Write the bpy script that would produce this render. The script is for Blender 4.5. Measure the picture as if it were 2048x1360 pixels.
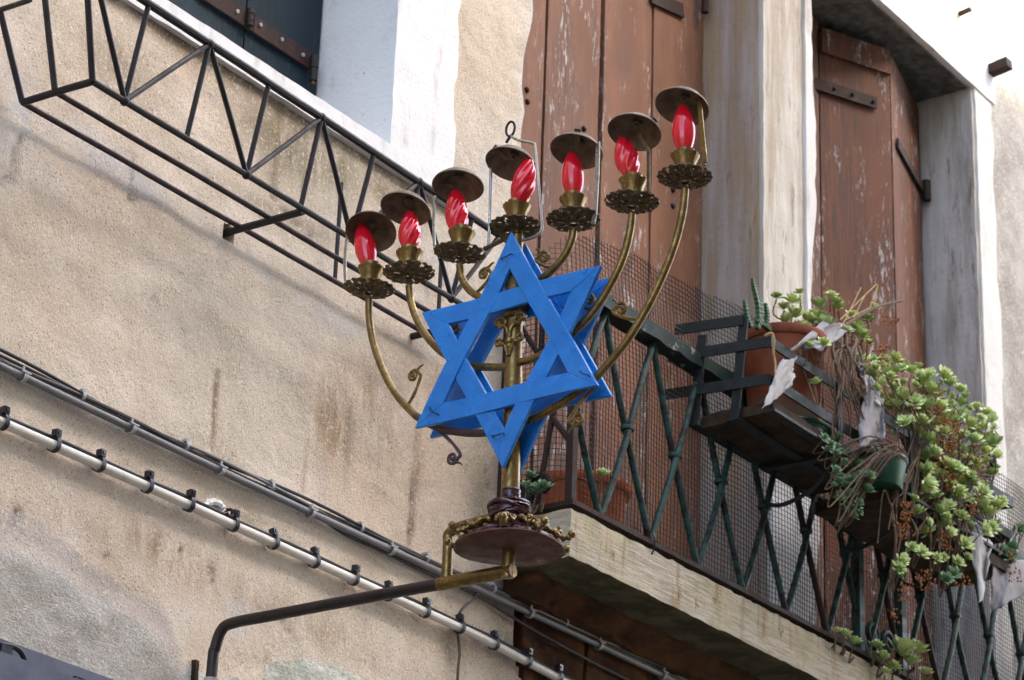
import bpy, bmesh, math, random
import numpy as np
from mathutils import Vector, Matrix
random.seed(7)
R = math.radians
for o in list(bpy.data.objects):
    bpy.data.objects.remove(o)
SC = bpy.context.scene
COL = SC.collection

# ------------------------------------------------------------------ camera
F = 5408.0                                     # focal length in photo pixels (2048 wide)
CAMP = Vector((0.0, -3.5995, 1.6))
MR = (Matrix.Rotation(R(-53.6746), 3, 'Z') @ Matrix.Rotation(R(113.4531), 3, 'X') @ Matrix.Rotation(R(2.182), 3, 'Z'))
cam = bpy.data.cameras.new('camera')
cam.sensor_width = 36.0
cam.lens = F / 2048 * 36
cam.clip_start = 0.1
cam.clip_end = 2000
co = bpy.data.objects.new('camera', cam)
co.matrix_world = Matrix.Translation(CAMP) @ MR.to_4x4()
COL.objects.link(co)
SC.camera = co
cam.dof.use_dof = True
cam.dof.focus_distance = 5.3
cam.dof.aperture_fstop = 11.0

# ------------------------------------------------------------------ light
SUN_EL, SUN_AZ = R(41), R(158)                # azimuth clockwise from +Y
w = bpy.data.worlds.new('World')
SC.world = w
w.use_nodes = True
nt = w.node_tree
bg = nt.nodes['Background']
sky = nt.nodes.new('ShaderNodeTexSky')
sky.sky_type = 'NISHITA'
sky.sun_disc = False
sky.sun_elevation = SUN_EL
sky.sun_rotation = SUN_AZ
sky.air_density = 1.0
sky.dust_density = 3.5
sky.ozone_density = 0.6
nt.links.new(sky.outputs[0], bg.inputs[0])
bg.inputs[1].default_value = 0.15
sl = bpy.data.lights.new('sun', 'SUN')
sl.energy = 2.0
sl.angle = R(1.2)
sl.color = (1.0, 0.94, 0.84)
so = bpy.data.objects.new('sun', sl)
sd = Vector((math.sin(SUN_AZ) * math.cos(SUN_EL), math.cos(SUN_AZ) * math.cos(SUN_EL), math.sin(SUN_EL)))
so.rotation_euler = sd.to_track_quat('Z', 'Y').to_euler()
so.location = (0, 0, 20)
COL.objects.link(so)
SC.view_settings.view_transform = 'Standard'
SC.view_settings.look = 'None'
SC.view_settings.gamma = 1.0
SC.view_settings.exposure = 2.82

# ------------------------------------------------------------------ pixel -> place
def ray(px, py):
    return MR @ Vector(((px - 1024) / F, -(py - 680) / F, -1.0))
def onY(px, py, y=0.0):
    r = ray(px, py); return CAMP + r * ((y - CAMP.y) / r.y)
def onX(px, py, x):
    r = ray(px, py); return CAMP + r * ((x - CAMP.x) / r.x)

# ------------------------------------------------------------------ noise
def _h(ix, iy, iz, seed):
    n = (ix * 374761393 + iy * 668265263 + iz * 2147483647 % 1000003 * 69069 + seed * 1442695) & 0x7fffffff
    n = ((n ^ (n >> 13)) * 1274126177) & 0x7fffffff
    n = n ^ (n >> 16)
    return (n & 0xffff) / 32767.5 - 1.0
def vnoise(P, scale, seed=0):
    Q = np.asarray(P, float) * scale + 1000.0
    i = np.floor(Q).astype(np.int64); f = Q - i
    u = f * f * (3 - 2 * f)
    out = 0
    for a in (0, 1):
        for b in (0, 1):
            for c in (0, 1):
                wgt = (u[:, 0] if a else 1 - u[:, 0]) * (u[:, 1] if b else 1 - u[:, 1]) * (u[:, 2] if c else 1 - u[:, 2])
                out = out + wgt * _h(i[:, 0] + a, i[:, 1] + b, i[:, 2] + c, seed)
    return out
def fbm(P, scale, seed=0, octv=4):
    s = 0; a = 1.0; t = 0
    for k in range(octv):
        s = s + a * vnoise(P, scale * 2 ** k, seed + k * 17); t += a; a *= .5
    return s / t
def n1(x, y=0.0, seed=0, scale=1.0, octv=3):
    return float(fbm(np.array([[x, y, 0.5]]), scale, seed, octv)[0])
def sstep(a, b, x):
    t = np.clip((x - a) / (b - a), 0, 1); return t * t * (3 - 2 * t)

# ------------------------------------------------------------------ mesh builder
class MB:
    def __init__(s): s.v = []; s.f = []; s.m = []
    def add(s, vs, fs, mi=0):
        o = len(s.v); s.v += [tuple(v) for v in vs]; s.f += [tuple(i + o for i in f) for f in fs]; s.m += [mi] * len(fs)
        return s
    def box(s, a, b, mat=None):
        (x0, y0, z0), (x1, y1, z1) = a, b
        vs = [Vector(p) for p in ((x0,y0,z0),(x1,y0,z0),(x1,y1,z0),(x0,y1,z0),(x0,y0,z1),(x1,y0,z1),(x1,y1,z1),(x0,y1,z1))]
        if mat: vs = [mat @ v for v in vs]
        return s.add(vs, [(0,3,2,1),(4,5,6,7),(0,1,5,4),(1,2,6,5),(2,3,7,6),(3,0,4,7)])
    def beam(s, p, q, wid, hgt, up=Vector((0,0,1)), bev=0.0):
        p = Vector(p); q = Vector(q); t = (q - p).normalized()
        a = t.cross(up)
        if a.length < 1e-4: a = t.cross(Vector((1,0,0)))
        a.normalize(); b = a.cross(t)
        o = [(-1,-1),(1,-1),(1,1),(-1,1)]
        vs = [e + a * (wid/2*i) + b * (hgt/2*j) for e in (p, q) for i, j in o]
        return s.add(vs, [(3,2,1,0),(4,5,6,7)] + [(k, (k+1)%4, (k+1)%4+4, k+4) for k in range(4)])
    def tube(s, pts, r, n=10, caps=True):
        pts = [Vector(p) for p in pts]; L = len(pts)
        rs = r if isinstance(r, (list, tuple)) else [r] * L
        T = [(pts[min(i+1, L-1)] - pts[max(i-1, 0)]).normalized() for i in range(L)]
        u = T[0].orthogonal().normalized(); vs = []
        for i in range(L):
            u = (u - T[i] * u.dot(T[i]))
            if u.length < 1e-6: u = T[i].orthogonal()
            u.normalize(); b = T[i].cross(u)
            for k in range(n):
                a = 2*math.pi*k/n
                vs.append(pts[i] + (u*math.cos(a) + b*math.sin(a)) * rs[i])
        fs = [(i*n+k, i*n+(k+1)%n, (i+1)*n+(k+1)%n, (i+1)*n+k) for i in range(L-1) for k in range(n)]
        if caps: fs += [tuple(range(n-1, -1, -1)), tuple((L-1)*n+k for k in range(n))]
        return s.add(vs, fs)
    def lathe(s, prof, c=(0,0,0), n=32, mod=None, axis=None):
        vs = []; c = Vector(c)
        M = axis.to_track_quat('Z', 'Y').to_matrix() if axis else Matrix.Identity(3)
        for i, (r, z) in enumerate(prof):
            for k in range(n):
                a = 2*math.pi*k/n
                rr, zz = (r, z) if mod is None else mod(i, a, r, z)
                vs.append(c + M @ Vector((rr*math.cos(a), rr*math.sin(a), zz)))
        fs = [(i*n+k, i*n+(k+1)%n, (i+1)*n+(k+1)%n, (i+1)*n+k) for i in range(len(prof)-1) for k in range(n)]
        return s.add(vs, fs)
    def ball(s, c, r, n=10):
        return s.lathe([(max(1e-5, r*math.sin(math.pi*k/6)), -r*math.cos(math.pi*k/6)) for k in range(7)], c, n)
    def rough(s, a, b, res=.03, amp=.004, scale=18, seed=0, fn=None):
        """box with gridded faces, pushed about by noise (shared edges stay closed)"""
        a = np.array(a, float); b = np.array(b, float)
        n = np.maximum(1, np.ceil((b - a) / res)).astype(int)
        n = np.minimum(n, 200)
        idx = {}; V = []; FS = []
        def vid(i, j, k):
            key = (i, j, k)
            if key not in idx:
                idx[key] = len(V); V.append(a + (b - a) * np.array([i/n[0], j/n[1], k/n[2]]))
            return idx[key]
        for ax in range(3):
            u, v = [(1,2),(2,0),(0,1)][ax]
            for side in (0, n[ax]):
                for i in range(n[u]):
                    for j in range(n[v]):
                        q = []
                        for di, dj in ((0,0),(1,0),(1,1),(0,1)):
                            t = [0,0,0]; t[ax] = side; t[u] = i+di; t[v] = j+dj; q.append(vid(*t))
                        FS.append(tuple(q if side else q[::-1]))
        V = np.array(V)
        D = np.stack([fbm(V, scale, seed + 5*k, 3) for k in range(3)], 1) * amp
        V2 = V + D
        if fn is not None: V2 = fn(V, V2)
        return s.add([tuple(p) for p in V2], FS)

ORG = {}
def mesh_of(name, mb, mats, smooth=True, off=Vector((0,0,0)), ang=40):
    me = bpy.data.meshes.new(name)
    me.from_pydata([tuple(Vector(v) - off) for v in mb.v], [], mb.f)
    if not isinstance(mats, (list, tuple)): mats = [mats]
    for m in mats: me.materials.append(m)
    if len(mats) > 1: me.polygons.foreach_set('material_index', mb.m)
    me.update()
    if smooth:
        me.polygons.foreach_set('use_smooth', [True] * len(me.polygons))
        try: me.set_sharp_from_angle(angle=R(ang))
        except Exception: pass
    return me
def obj(name, mb, mats, parent=None, smooth=True, label=None, kind=None, ang=40):
    off = ORG.get(parent, Vector((0,0,0))) if parent else Vector((0,0,0))
    o = bpy.data.objects.new(name, mesh_of(name, mb, mats, smooth, off, ang))
    COL.objects.link(o)
    if parent: o.parent = parent; ORG[o] = off
    if label: o['label'] = label
    if kind: o['kind'] = kind
    return o
def thing(name, label, cat, loc=(0,0,0), group=None):
    o = bpy.data.objects.new(name, None); COL.objects.link(o)
    o.empty_display_size = .05
    o.location = loc; o['label'] = label; o['category'] = cat
    if group: o['group'] = group
    ORG[o] = Vector(loc)
    return o
def single(name, mb, mats, label, cat, group=None, loc=None, kind=None, **kw):
    """a thing that is one mesh"""
    off = Vector(loc) if loc is not None else Vector((0,0,0))
    o = bpy.data.objects.new(name, mesh_of(name, mb, mats, kw.get('smooth', True), off, kw.get('ang', 40)))
    COL.objects.link(o); o.location = off
    o['label'] = label; o['category'] = cat
    if group: o['group'] = group
    if kind: o['kind'] = kind
    ORG[o] = off
    return o
def inst(name, me, parent, M):
    """a part that shares mesh data; M places it in the world"""
    o = bpy.data.objects.new(name, me); COL.objects.link(o)
    off = ORG.get(parent, Vector((0,0,0)))
    o.parent = parent
    o.matrix_local = Matrix.Translation(-off) @ M
    ORG[o] = off
    return o
def smooth_path(pts, sub=6):
    pts = [Vector(p) for p in pts]; out = []
    P = [pts[0]*2 - pts[1]] + pts + [pts[-1]*2 - pts[-2]]
    for i in range(1, len(P)-2):
        for k in range(sub):
            t = k/sub
            out.append(.5*((2*P[i]) + (P[i+1]-P[i-1])*t + (2*P[i-1]-5*P[i]+4*P[i+1]-P[i+2])*t*t + (3*P[i]-P[i-1]-3*P[i+1]+P[i+2])*t**3))
    out.append(pts[-1]); return out

# ------------------------------------------------------------------ materials
class Mat:
    def __init__(s, name, rough=.6, metal=0.0, spec=.4):
        s.m = bpy.data.materials.new(name); s.m.use_nodes = True
        s.nt = s.m.node_tree; s.b = s.nt.nodes['Principled BSDF']
        s.b.inputs['Roughness'].default_value = rough
        s.b.inputs['Metallic'].default_value = metal
        s.b.inputs['Specular IOR Level'].default_value = spec
        s.tc = s.nt.nodes.new('ShaderNodeTexCoord')
        s.bh = None
    def n(s, t, **kw):
        nd = s.nt.nodes.new(t)
        for k, v in kw.items():
            if k in nd.inputs.keys() if isinstance(k, str) else False:
                pass
            setattr(nd, k, v)
        return nd
    def L(s, a, b): s.nt.links.new(a, b)
    def coord(s, scale=(1,1,1), rot=(0,0,0)):
        mp = s.n('ShaderNodeMapping'); mp.inputs['Scale'].default_value = scale; mp.inputs['Rotation'].default_value = rot
        s.L(s.tc.outputs['Object'], mp.inputs['Vector']); return mp.outputs[0]
    def noise(s, scale, detail=4, rough=.6, vec=None, dist=0.0):
        nd = s.n('ShaderNodeTexNoise'); nd.inputs['Scale'].default_value = scale; nd.inputs['Detail'].default_value = detail
        nd.inputs['Roughness'].default_value = rough; nd.inputs['Distortion'].default_value = dist
        s.L(vec if vec is not None else s.tc.outputs['Object'], nd.inputs['Vector']); return nd.outputs[0]
    def voro(s, scale, vec=None, feat='F1'):
        nd = s.n('ShaderNodeTexVoronoi'); nd.inputs['Scale'].default_value = scale; nd.feature = feat
        s.L(vec if vec is not None else s.tc.outputs['Object'], nd.inputs['Vector']); return nd.outputs['Distance']
    def ramp(s, v, lo, hi, a=0.0, b=1.0):
        nd = s.n('ShaderNodeMapRange'); nd.interpolation_type = 'SMOOTHSTEP'
        nd.inputs['From Min'].default_value = lo; nd.inputs['From Max'].default_value = hi
        nd.inputs['To Min'].default_value = a; nd.inputs['To Max'].default_value = b
        s.L(v, nd.inputs['Value']); return nd.outputs[0]
    def math(s, op, a, b):
        nd = s.n('ShaderNodeMath'); nd.operation = op
        for i, x in enumerate((a, b)):
            if isinstance(x, (int, float)): nd.inputs[i].default_value = x
            else: s.L(x, nd.inputs[i])
        return nd.outputs[0]
    def mix(s, fac, a, b):
        nd = s.n('ShaderNodeMix'); nd.data_type = 'RGBA'
        if isinstance(fac, (int, float)): nd.inputs['Factor'].default_value = fac
        else: s.L(fac, nd.inputs['Factor'])
        for i, x in ((6, a), (7, b)):
            if isinstance(x, tuple): nd.inputs[i].default_value = (*x[:3], 1)
            else: s.L(x, nd.inputs[i])
        return nd.outputs[2]
    def attr(s, name):
        nd = s.n('ShaderNodeAttribute'); nd.attribute_name = name; return nd.outputs['Fac']
    def axis(s, k):
        nd = s.n('ShaderNodeSeparateXYZ'); s.L(s.tc.outputs['Object'], nd.inputs[0]); return nd.outputs[k]
    def normal(s, k):
        nd = s.n('ShaderNodeSeparateXYZ'); s.L(s.tc.outputs['Normal'], nd.inputs[0]); return nd.outputs[k]
    def color(s, c):
        if isinstance(c, tuple): s.b.inputs['Base Color'].default_value = (*c, 1)
        else: s.L(c, s.b.inputs['Base Color'])
    def rough(s, v): s.L(v, s.b.inputs['Roughness'])
    def bump(s, h, dist=.002, strength=1.0):
        nd = s.n('ShaderNodeBump'); nd.inputs['Distance'].default_value = dist; nd.inputs['Strength'].default_value = strength
        s.L(h, nd.inputs['Height'])
        if s.bh is not None: s.L(s.bh, nd.inputs['Normal'])
        s.bh = nd.outputs[0]; s.L(s.bh, s.b.inputs['Normal'])

def m_plaster():
    M = Mat('plaster', .93, spec=.15)
    big = M.noise(1.3, 4); mid = M.noise(5.5, 5, .62); fine = M.noise(120, 3, .7); spk = M.voro(330)
    grain = M.noise(240, 3, .75); grain2 = M.noise(95, 4, .8)
    c = M.mix(M.ramp(big, .35, .65), (.65,.52,.385), (.61,.525,.41))
    c = M.mix(M.ramp(mid, .45, .7), c, (.72,.61,.485))
    c = M.mix(M.math('MULTIPLY', M.ramp(mid, .5, .3), .4), c, (.49,.38,.265))
    pale = M.math('MULTIPLY', M.attr('pale'), M.ramp(M.noise(9, 5, .65), .36, .6))
    c = M.mix(pale, c, (.53,.52,.49))
    damp = M.math('MULTIPLY', M.attr('damp'), M.ramp(M.noise(9, 6, .72, M.coord((2.4,1,.6))), .25, .55, .25, 1.0))
    c = M.mix(damp, c, (.165,.135,.070))
    rn = M.ramp(M.noise(8, 5, .7, M.coord((3.5,1,.8))), .28, .62)
    c = M.mix(M.math('MULTIPLY', M.math('MULTIPLY', M.attr('rust'), rn), .95), c, (.27,.155,.065))
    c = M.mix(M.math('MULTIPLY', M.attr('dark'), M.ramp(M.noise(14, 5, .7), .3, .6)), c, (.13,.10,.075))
    cem = M.mix(M.ramp(M.noise(22, 6, .7, M.coord((1,1,2.4), (0,R(18),0))), .38, .66), (.43,.43,.345), (.68,.69,.60))
    cem = M.mix(M.math('MULTIPLY', M.ramp(M.noise(3.4, 4, .6), .48, .68), .7), cem, (.36,.36,.23))
    cem = M.mix(M.ramp(M.noise(38, 6, .8, M.coord((1,1,3), (0,R(20),0))), .60, .68), cem, (.16,.14,.11))
    c = M.mix(M.ramp(M.math('ADD', M.attr('cement'), M.math('MULTIPLY', M.noise(26, 4, .7), .34)), .60, .74), c, cem)
    pk = M.ramp(M.math('ADD', M.attr('skim'), M.math('MULTIPLY', M.noise(16, 4, .7), .4)), .62, .85)
    c = M.mix(M.math('MULTIPLY', pk, .7), c, (.47,.41,.355))
    c = M.mix(M.attr('edge'), c, (.62,.60,.56))
    c = M.mix(M.attr('east'), c, M.mix(M.ramp(mid, .35, .65), (.30,.285,.255), (.43,.42,.39)))
    # grain
    c = M.mix(M.math('MULTIPLY', M.ramp(grain2, .42, .30), .35), c, (.30,.22,.15))
    c = M.mix(M.ramp(grain, .43, .32), c, (.19,.125,.085))
    c = M.mix(M.math('MULTIPLY', M.ramp(fine, .53, .70), .7), c, (.80,.69,.56))
    M.color(c)
    M.bump(M.noise(16, 5, .6), .008, .8)
    M.bump(M.noise(170, 4, .75), .0022, 1.0)
    M.bump(M.math('MULTIPLY', M.attr('cement'), M.noise(60, 5, .75, M.coord((1,1,3), (0,R(18),0)))), .005, .7)
    return M.m
def m_white(name, base=(.76,.745,.72), dirt=(.46,.42,.37), amt=.8, sc=6):
    M = Mat(name, .8, spec=.25)
    d = M.ramp(M.noise(sc, 6, .7, M.coord((2.5,1,.6))), .52, .74)
    c = M.mix(M.math('MULTIPLY', d, amt), base, dirt)
    c = M.mix(M.ramp(M.noise(60, 4, .7), .66, .74), c, (.33,.29,.25))
    M.color(c); M.bump(M.noise(90, 4, .65), .002, .8); M.bump(M.noise(12, 4), .004, .5)
    return M.m
def m_stone(name, a, b, c3, streak=1.0):
    M = Mat(name, .85, spec=.2)
    v = M.ramp(M.noise(5, 6, .65, M.coord((6,6,.35))), .35, .65)
    c = M.mix(v, a, b)
    c = M.mix(M.math('MULTIPLY', M.ramp(M.noise(3, 5, .7, M.coord((5,5,.5))), .44, .66), streak), c, c3)
    c = M.mix(M.math('MULTIPLY', M.ramp(M.noise(11, 6, .75, M.coord((3,3,.5))), .55, .66), .6), c, tuple(x*.45 for x in c3))
    c = M.mix(M.ramp(M.noise(40, 5, .7), .64, .75), c, (.22,.17,.12))
    M.color(c); M.bump(M.noise(70, 5, .7), .002, .8); M.bump(M.noise(9, 4), .006, .6)
    return M.m
def m_slab():
    M = Mat('slab_stone', .85, spec=.2)
    band = M.noise(9, 6, .72, M.coord((1.2,1.2,16)))
    c = M.mix(M.ramp(band, .36, .66), (.36,.305,.215), (.56,.505,.41))
    c = M.mix(M.ramp(M.noise(3, 5, .65), .42, .7), c, (.50,.43,.27))
    st = M.ramp(M.noise(7, 5, .7, M.coord((3.5,1,.5))), .54, .7)
    c = M.mix(M.math('MULTIPLY', st, .75), c, (.30,.17,.06))
    c = M.mix(M.ramp(M.noise(13, 6, .75, M.coord((2,1,1))), .59, .69), c, (.15,.12,.07))
    c = M.mix(M.math('MULTIPLY', M.ramp(M.noise(4, 5, .7, M.coord((1.5,1,.8))), .48, .66), .55), c, (.27,.25,.13))
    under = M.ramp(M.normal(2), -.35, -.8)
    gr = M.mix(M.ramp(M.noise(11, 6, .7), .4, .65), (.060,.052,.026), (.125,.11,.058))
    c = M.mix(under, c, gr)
    M.color(c); M.bump(M.noise(10, 6, .75, M.coord((1.2,1.2,16))), .005, .8); M.bump(M.noise(110, 4, .7), .002, .7)
    return M.m
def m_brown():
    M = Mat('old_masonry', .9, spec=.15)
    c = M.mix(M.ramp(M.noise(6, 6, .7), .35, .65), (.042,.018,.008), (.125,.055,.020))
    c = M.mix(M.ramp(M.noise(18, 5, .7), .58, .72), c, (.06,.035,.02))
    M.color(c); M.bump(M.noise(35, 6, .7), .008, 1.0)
    return M.m
def m_shutter(name, base, worn, fleck, amt):
    M = Mat(name, .7, spec=.25)
    g = M.coord((16,16,.8))
    c = M.mix(M.ramp(M.noise(4, 5, .6, M.coord((2,2,.5))), .35, .65), base, tuple(x*.72 for x in base))
    ln = M.ramp(M.noise(7, 6, .75, g), .50 - amt*.1, .60)
    big = M.ramp(M.noise(2.6, 4, .6, M.coord((2.4,2.4,.6))), .40, .56)
    wv = M.math('MULTIPLY', ln, big)
    c = M.mix(M.math('MULTIPLY', wv, amt), c, worn)
    fl = M.math('MULTIPLY', M.ramp(M.noise(30, 5, .8, M.coord((2.4,2.4,.55))), .535, .60), M.ramp(M.noise(4.5, 5, .7, M.coord((2.6,2.6,.7))), .48, .60))
    c = M.mix(M.math('MULTIPLY', fl, amt), c, fleck)
    c = M.mix(M.ramp(M.noise(12, 6, .8, g), .66, .74), c, tuple(x*.25 for x in base))
    M.color(c); M.bump(M.noise(9, 6, .75, g), .002, .9); M.bump(fl, .0015, .8)
    return M.m
def m_metal(name, a, b, rough=.5, metal=.0, sc=40, spec=.4, flake=None, fl=(.6,.7)):
    M = Mat(name, rough, metal, spec)
    c = M.mix(M.ramp(M.noise(sc, 5, .65), .36, .64), a, b)
    if flake: c = M.mix(M.ramp(M.noise(sc*.7, 6, .75), *fl), c, flake)
    M.color(c); M.bump(M.noise(sc*3, 4, .6), .0006, .7)
    M.rough(M.ramp(M.noise(sc, 4), .3, .7, max(0, rough-.12), min(1, rough+.15)))
    return M.m
def m_blue():
    M = Mat('blue_paint', .33, 0, .45)
    c = M.mix(M.ramp(M.noise(22, 5, .6), .35, .65), (.010,.17,.53), (.016,.21,.62))
    c = M.mix(M.math('MULTIPLY', M.ramp(M.noise(55, 6, .75), .62, .70), .6), c, (.006,.07,.27))
    M.color(c); M.bump(M.noise(80, 4, .6, M.coord((1,1,1))), .0007, .8); M.bump(M.noise(24, 3), .0012, .5)
    M.rough(M.ramp(M.noise(30, 5, .7), .3, .7, .24, .46))
    return M.m
def m_bulb():
    M = Mat('red_glass', .1, 0, .6)
    M.color(M.mix(M.ramp(M.noise(14, 3), .35, .7), (.66,.005,.018), (.78,.010,.034)))
    M.b.inputs['Coat Weight'].default_value = .25; M.b.inputs['Coat Roughness'].default_value = .04
    M.rough(M.ramp(M.noise(90, 4, .7), .4, .7, .05, .2))
    return M.m
def m_leaf(name, a, b, tip):
    M = Mat(name, .5, 0, .35)
    oi = M.n('ShaderNodeObjectInfo')
    c = M.mix(oi.outputs['Random'], a, b)
    c = M.mix(M.ramp(M.axis(2), .010, .030), c, tip)
    c = M.mix(M.ramp(M.noise(160, 3), .5, .8), c, tuple(x*.6 for x in a))
    M.color(c)
    M.b.inputs['Subsurface Weight'].default_value = .12; M.b.inputs['Subsurface Radius'].default_value = (.004,.006,.002)
    return M.m
def m_cloth(name, a, b):
    M = Mat(name, .9, 0, .1)
    c = M.mix(M.ramp(M.noise(18, 5, .7), .35, .65), a, b)
    M.color(c); M.bump(M.noise(350, 2), .001, .6); M.bump(M.noise(30, 4), .004, .5)
    return M.m
def m_terra():
    M = Mat('terracotta', .8, 0, .25)
    c = M.mix(M.ramp(M.noise(9, 5, .65), .35, .65), (.17,.042,.018), (.27,.080,.036))
    low = M.ramp(M.math('ADD', M.axis(2), M.math('MULTIPLY', M.noise(14, 4), .12)), .15, .07)
    c = M.mix(M.math('MULTIPLY', low, .85), c, (.17,.13,.085))
    c = M.mix(M.ramp(M.noise(20, 6, .75), .60, .72), c, (.30,.20,.14))
    M.color(c); M.bump(M.noise(60, 4), .0015, .6)
    return M.m

PLASTER = m_plaster()
WHITE = m_white('white_stone')
LIME = m_white('limewash', (.60,.585,.55), (.36,.31,.25), .85, 5)
PALE = m_stone('pale_stone', (.43,.395,.335), (.54,.515,.46), (.34,.275,.20), .8)
GREYST = m_stone('grey_stone', (.45,.405,.36), (.54,.50,.46), (.19,.15,.11), .6)
STAINED = m_stone('stained_stone', (.27,.21,.155), (.37,.32,.28), (.33,.23,.12), .8)
SLAB = m_slab()
SOFFIT = m_stone('dark_soffit', (.10,.095,.085), (.19,.18,.165), (.07,.06,.05), .8)  # darker stone tone for the sheet under the lintel
MASON = m_brown()
CORE = m_stone('rough_core', (.42,.37,.30), (.52,.48,.41), (.30,.25,.18))
BROWN = m_shutter('brown_shutter_paint', (.215,.094,.049), (.105,.064,.050), (.50,.455,.43), 1.0)
BROWNL = m_shutter('plain_shutter_paint', (.225,.103,.057), (.12,.072,.055), (.42,.36,.33), .6)
BROWN2 = m_shutter('russet_shutter_paint', (.145,.052,.024), (.062,.033,.025), (.40,.375,.365), 1.0)
TEAL = m_shutter('teal_shutter_paint', (.007,.022,.034), (.012,.032,.046), (.035,.06,.075), .5)
IRON = m_metal('black_iron', (.012,.010,.011), (.022,.017,.017), .5, .0, 60, .3, (.045,.022,.015), (.60,.72))
REDIRON = m_metal('red_oxide_iron', (.040,.013,.011), (.020,.012,.012), .55, 0, 40, .3)
RUSTY = m_metal('rusty_iron', (.014,.009,.008), (.042,.018,.011), .75, 0, 50, .3)
GREENIRON = m_metal('green_painted_iron', (.010,.030,.023), (.028,.070,.054), .6, 0, 34, .3, (.014,.009,.007), (.48,.57))
GREENRAIL = m_metal('flaking_rail_paint', (.008,.016,.013), (.016,.038,.030), .65, 0, 26, .3, (.26,.26,.235), (.60,.66))
BRASS = m_metal('aged_brass', (.24,.155,.050), (.15,.092,.030), .34, .75, 55, .5, (.06,.035,.018), (.63,.72))
BRASSD = m_metal('tarnished_brass', (.135,.088,.032), (.075,.048,.019), .5, .45, 70, .5)
CAPM = m_metal('weathered_cap', (.19,.135,.080), (.12,.083,.050), .55, .25, 45, .4)
SILVER = m_metal('worn_strip', (.42,.40,.36), (.30,.27,.22), .35, .7, 50, .5)
PLUM = m_metal('plum_wrap', (.026,.004,.008), (.050,.010,.014), .16, 0, 40, .6)
PLATEM = m_metal('oxide_plate', (.12,.046,.030), (.085,.032,.022), .6, 0, 26, .35, (.30,.19,.09), (.6,.7))
PURPLE = m_metal('dark_oxide', (.055,.028,.032), (.080,.045,.045), .5, 0, 50, .4)
BLUE = m_blue()
PIPEM = m_metal('brown_black_pipe', (.016,.011,.010), (.034,.019,.014), .45, 0, 30, .35, (.06,.026,.016), (.60,.72))
BULB = m_bulb()
PVC = m_metal('cream_conduit', (.63,.57,.47), (.70,.65,.56), .35, 0, 8, .4)
GREYP = m_metal('grey_conduit', (.15,.142,.138), (.19,.18,.175), .4, 0, 8, .4)
CABLE = m_metal('dark_cable', (.012,.012,.013), (.022,.021,.020), .5, 0, 20, .4)
CABLEB = m_metal('drab_cable', (.055,.042,.032), (.085,.07,.055), .55, 0, 20, .35)
TIE = m_metal('black_tie', (.006,.006,.010), (.010,.010,.016), .35, 0, 20, .5)
CLIP = m_metal('white_clip', (.30,.295,.285), (.40,.395,.38), .5, 0, 30, .4)
BOXM = m_metal('slate_metal', (.07,.075,.11), (.10,.105,.14), .45, 0, 12, .4)
WIRE = m_metal('mesh_wire', (.008,.012,.011), (.016,.022,.020), .5, .3, 60, .4)
TERRA = m_terra()
TERRA2 = m_metal('orange_terracotta', (.42,.095,.030), (.50,.14,.055), .75, 0, 12, .25, (.30,.085,.035))
GREENPL = m_metal('green_plastic', (.006,.060,.032), (.012,.085,.048), .45, 0, 14, .4)
WOOD = m_metal('rotten_wood', (.022,.014,.008), (.060,.038,.020), .9, 0, 22, .2, (.03,.02,.012))
CLOTH = m_cloth('grey_fleece', (.245,.23,.235), (.29,.275,.275))
CLOTHW = m_cloth('white_fleece', (.40,.385,.37), (.46,.445,.43))
LEAF = m_leaf('sedum_leaf', (.21,.35,.085), (.48,.55,.18), (.66,.74,.35))
LEAFB = m_leaf('blue_green_leaf', (.07,.16,.085), (.12,.22,.10), (.25,.38,.19))
STEM = m_metal('dry_stem', (.085,.055,.034), (.16,.11,.07), .8, 0, 40, .2)
SEED = m_metal('dried_seed', (.22,.075,.022), (.33,.13,.04), .8, 0, 60, .2)
CACT = m_metal('cactus_skin', (.030,.075,.030), (.06,.11,.045), .55, 0, 40, .35, (.14,.06,.04), (.6,.7))
STRAW = m_metal('straw', (.38,.25,.11), (.48,.34,.17), .8, 0, 50, .2)
SOIL = m_metal('soil', (.03,.022,.015), (.055,.038,.024), .95, 0, 60, .1)
PAVE = m_stone('paving_stone', (.13,.125,.12), (.17,.165,.155), (.09,.085,.075), .6)
OPPW = m_stone('ochre_render', (.30,.24,.17), (.34,.28,.21), (.24,.19,.13), .5)
ROOFM = m_stone('roof_tile', (.36,.16,.09), (.42,.21,.12), (.25,.14,.09), .5)

# ------------------------------------------------------------------ ground and an unseen house added to shade the lane
g = obj('street', MB().add([(-300,-300,0),(300,-300,0),(300,300,0),(-300,300,0)], [(0,1,2,3)]), PAVE, kind='structure')
oh = thing('unseen_house', 'unseen ochre house added across the lane to shade the facade', 'house', (4, -9.0, 0))
OY, OH = -8.6, 14.30  # roof height sets where the sun edge falls on the facade
obj('wall', MB().box((-7,OY-7,0), (16,OY,OH)), OPPW, oh)
obj('roof', MB().add([(-7.3,OY-7.3,OH),(16.3,OY-7.3,OH),(16.3,OY+.1,OH),(-7.3,OY+.1,OH),(-7.3,OY-3.5,OH+1.2),(16.3,OY-3.5,OH+1.2)], [(0,3,2,1),(3,4,5,2),(0,1,5,4),(0,4,3),(1,2,5)]), ROOFM, oh)
for i in range(6):
    for k in range(4):
        x = -5 + i*3.6; z = 1.2 + k*3.1
        wf = obj('window', MB().box((x,OY,z), (x+1.1,OY+.06,z+1.7)), WHITE, oh)
        obj('shutter', MB().box((x+.12,OY+.05,z+.1), (x+.98,OY+.085,z+1.6)), TEAL, wf)

# ------------------------------------------------------------------ the house
house = thing('house', 'old plastered house front with teal and brown shutters and stone balcony', 'house', (5.5, .3, 0))
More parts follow.
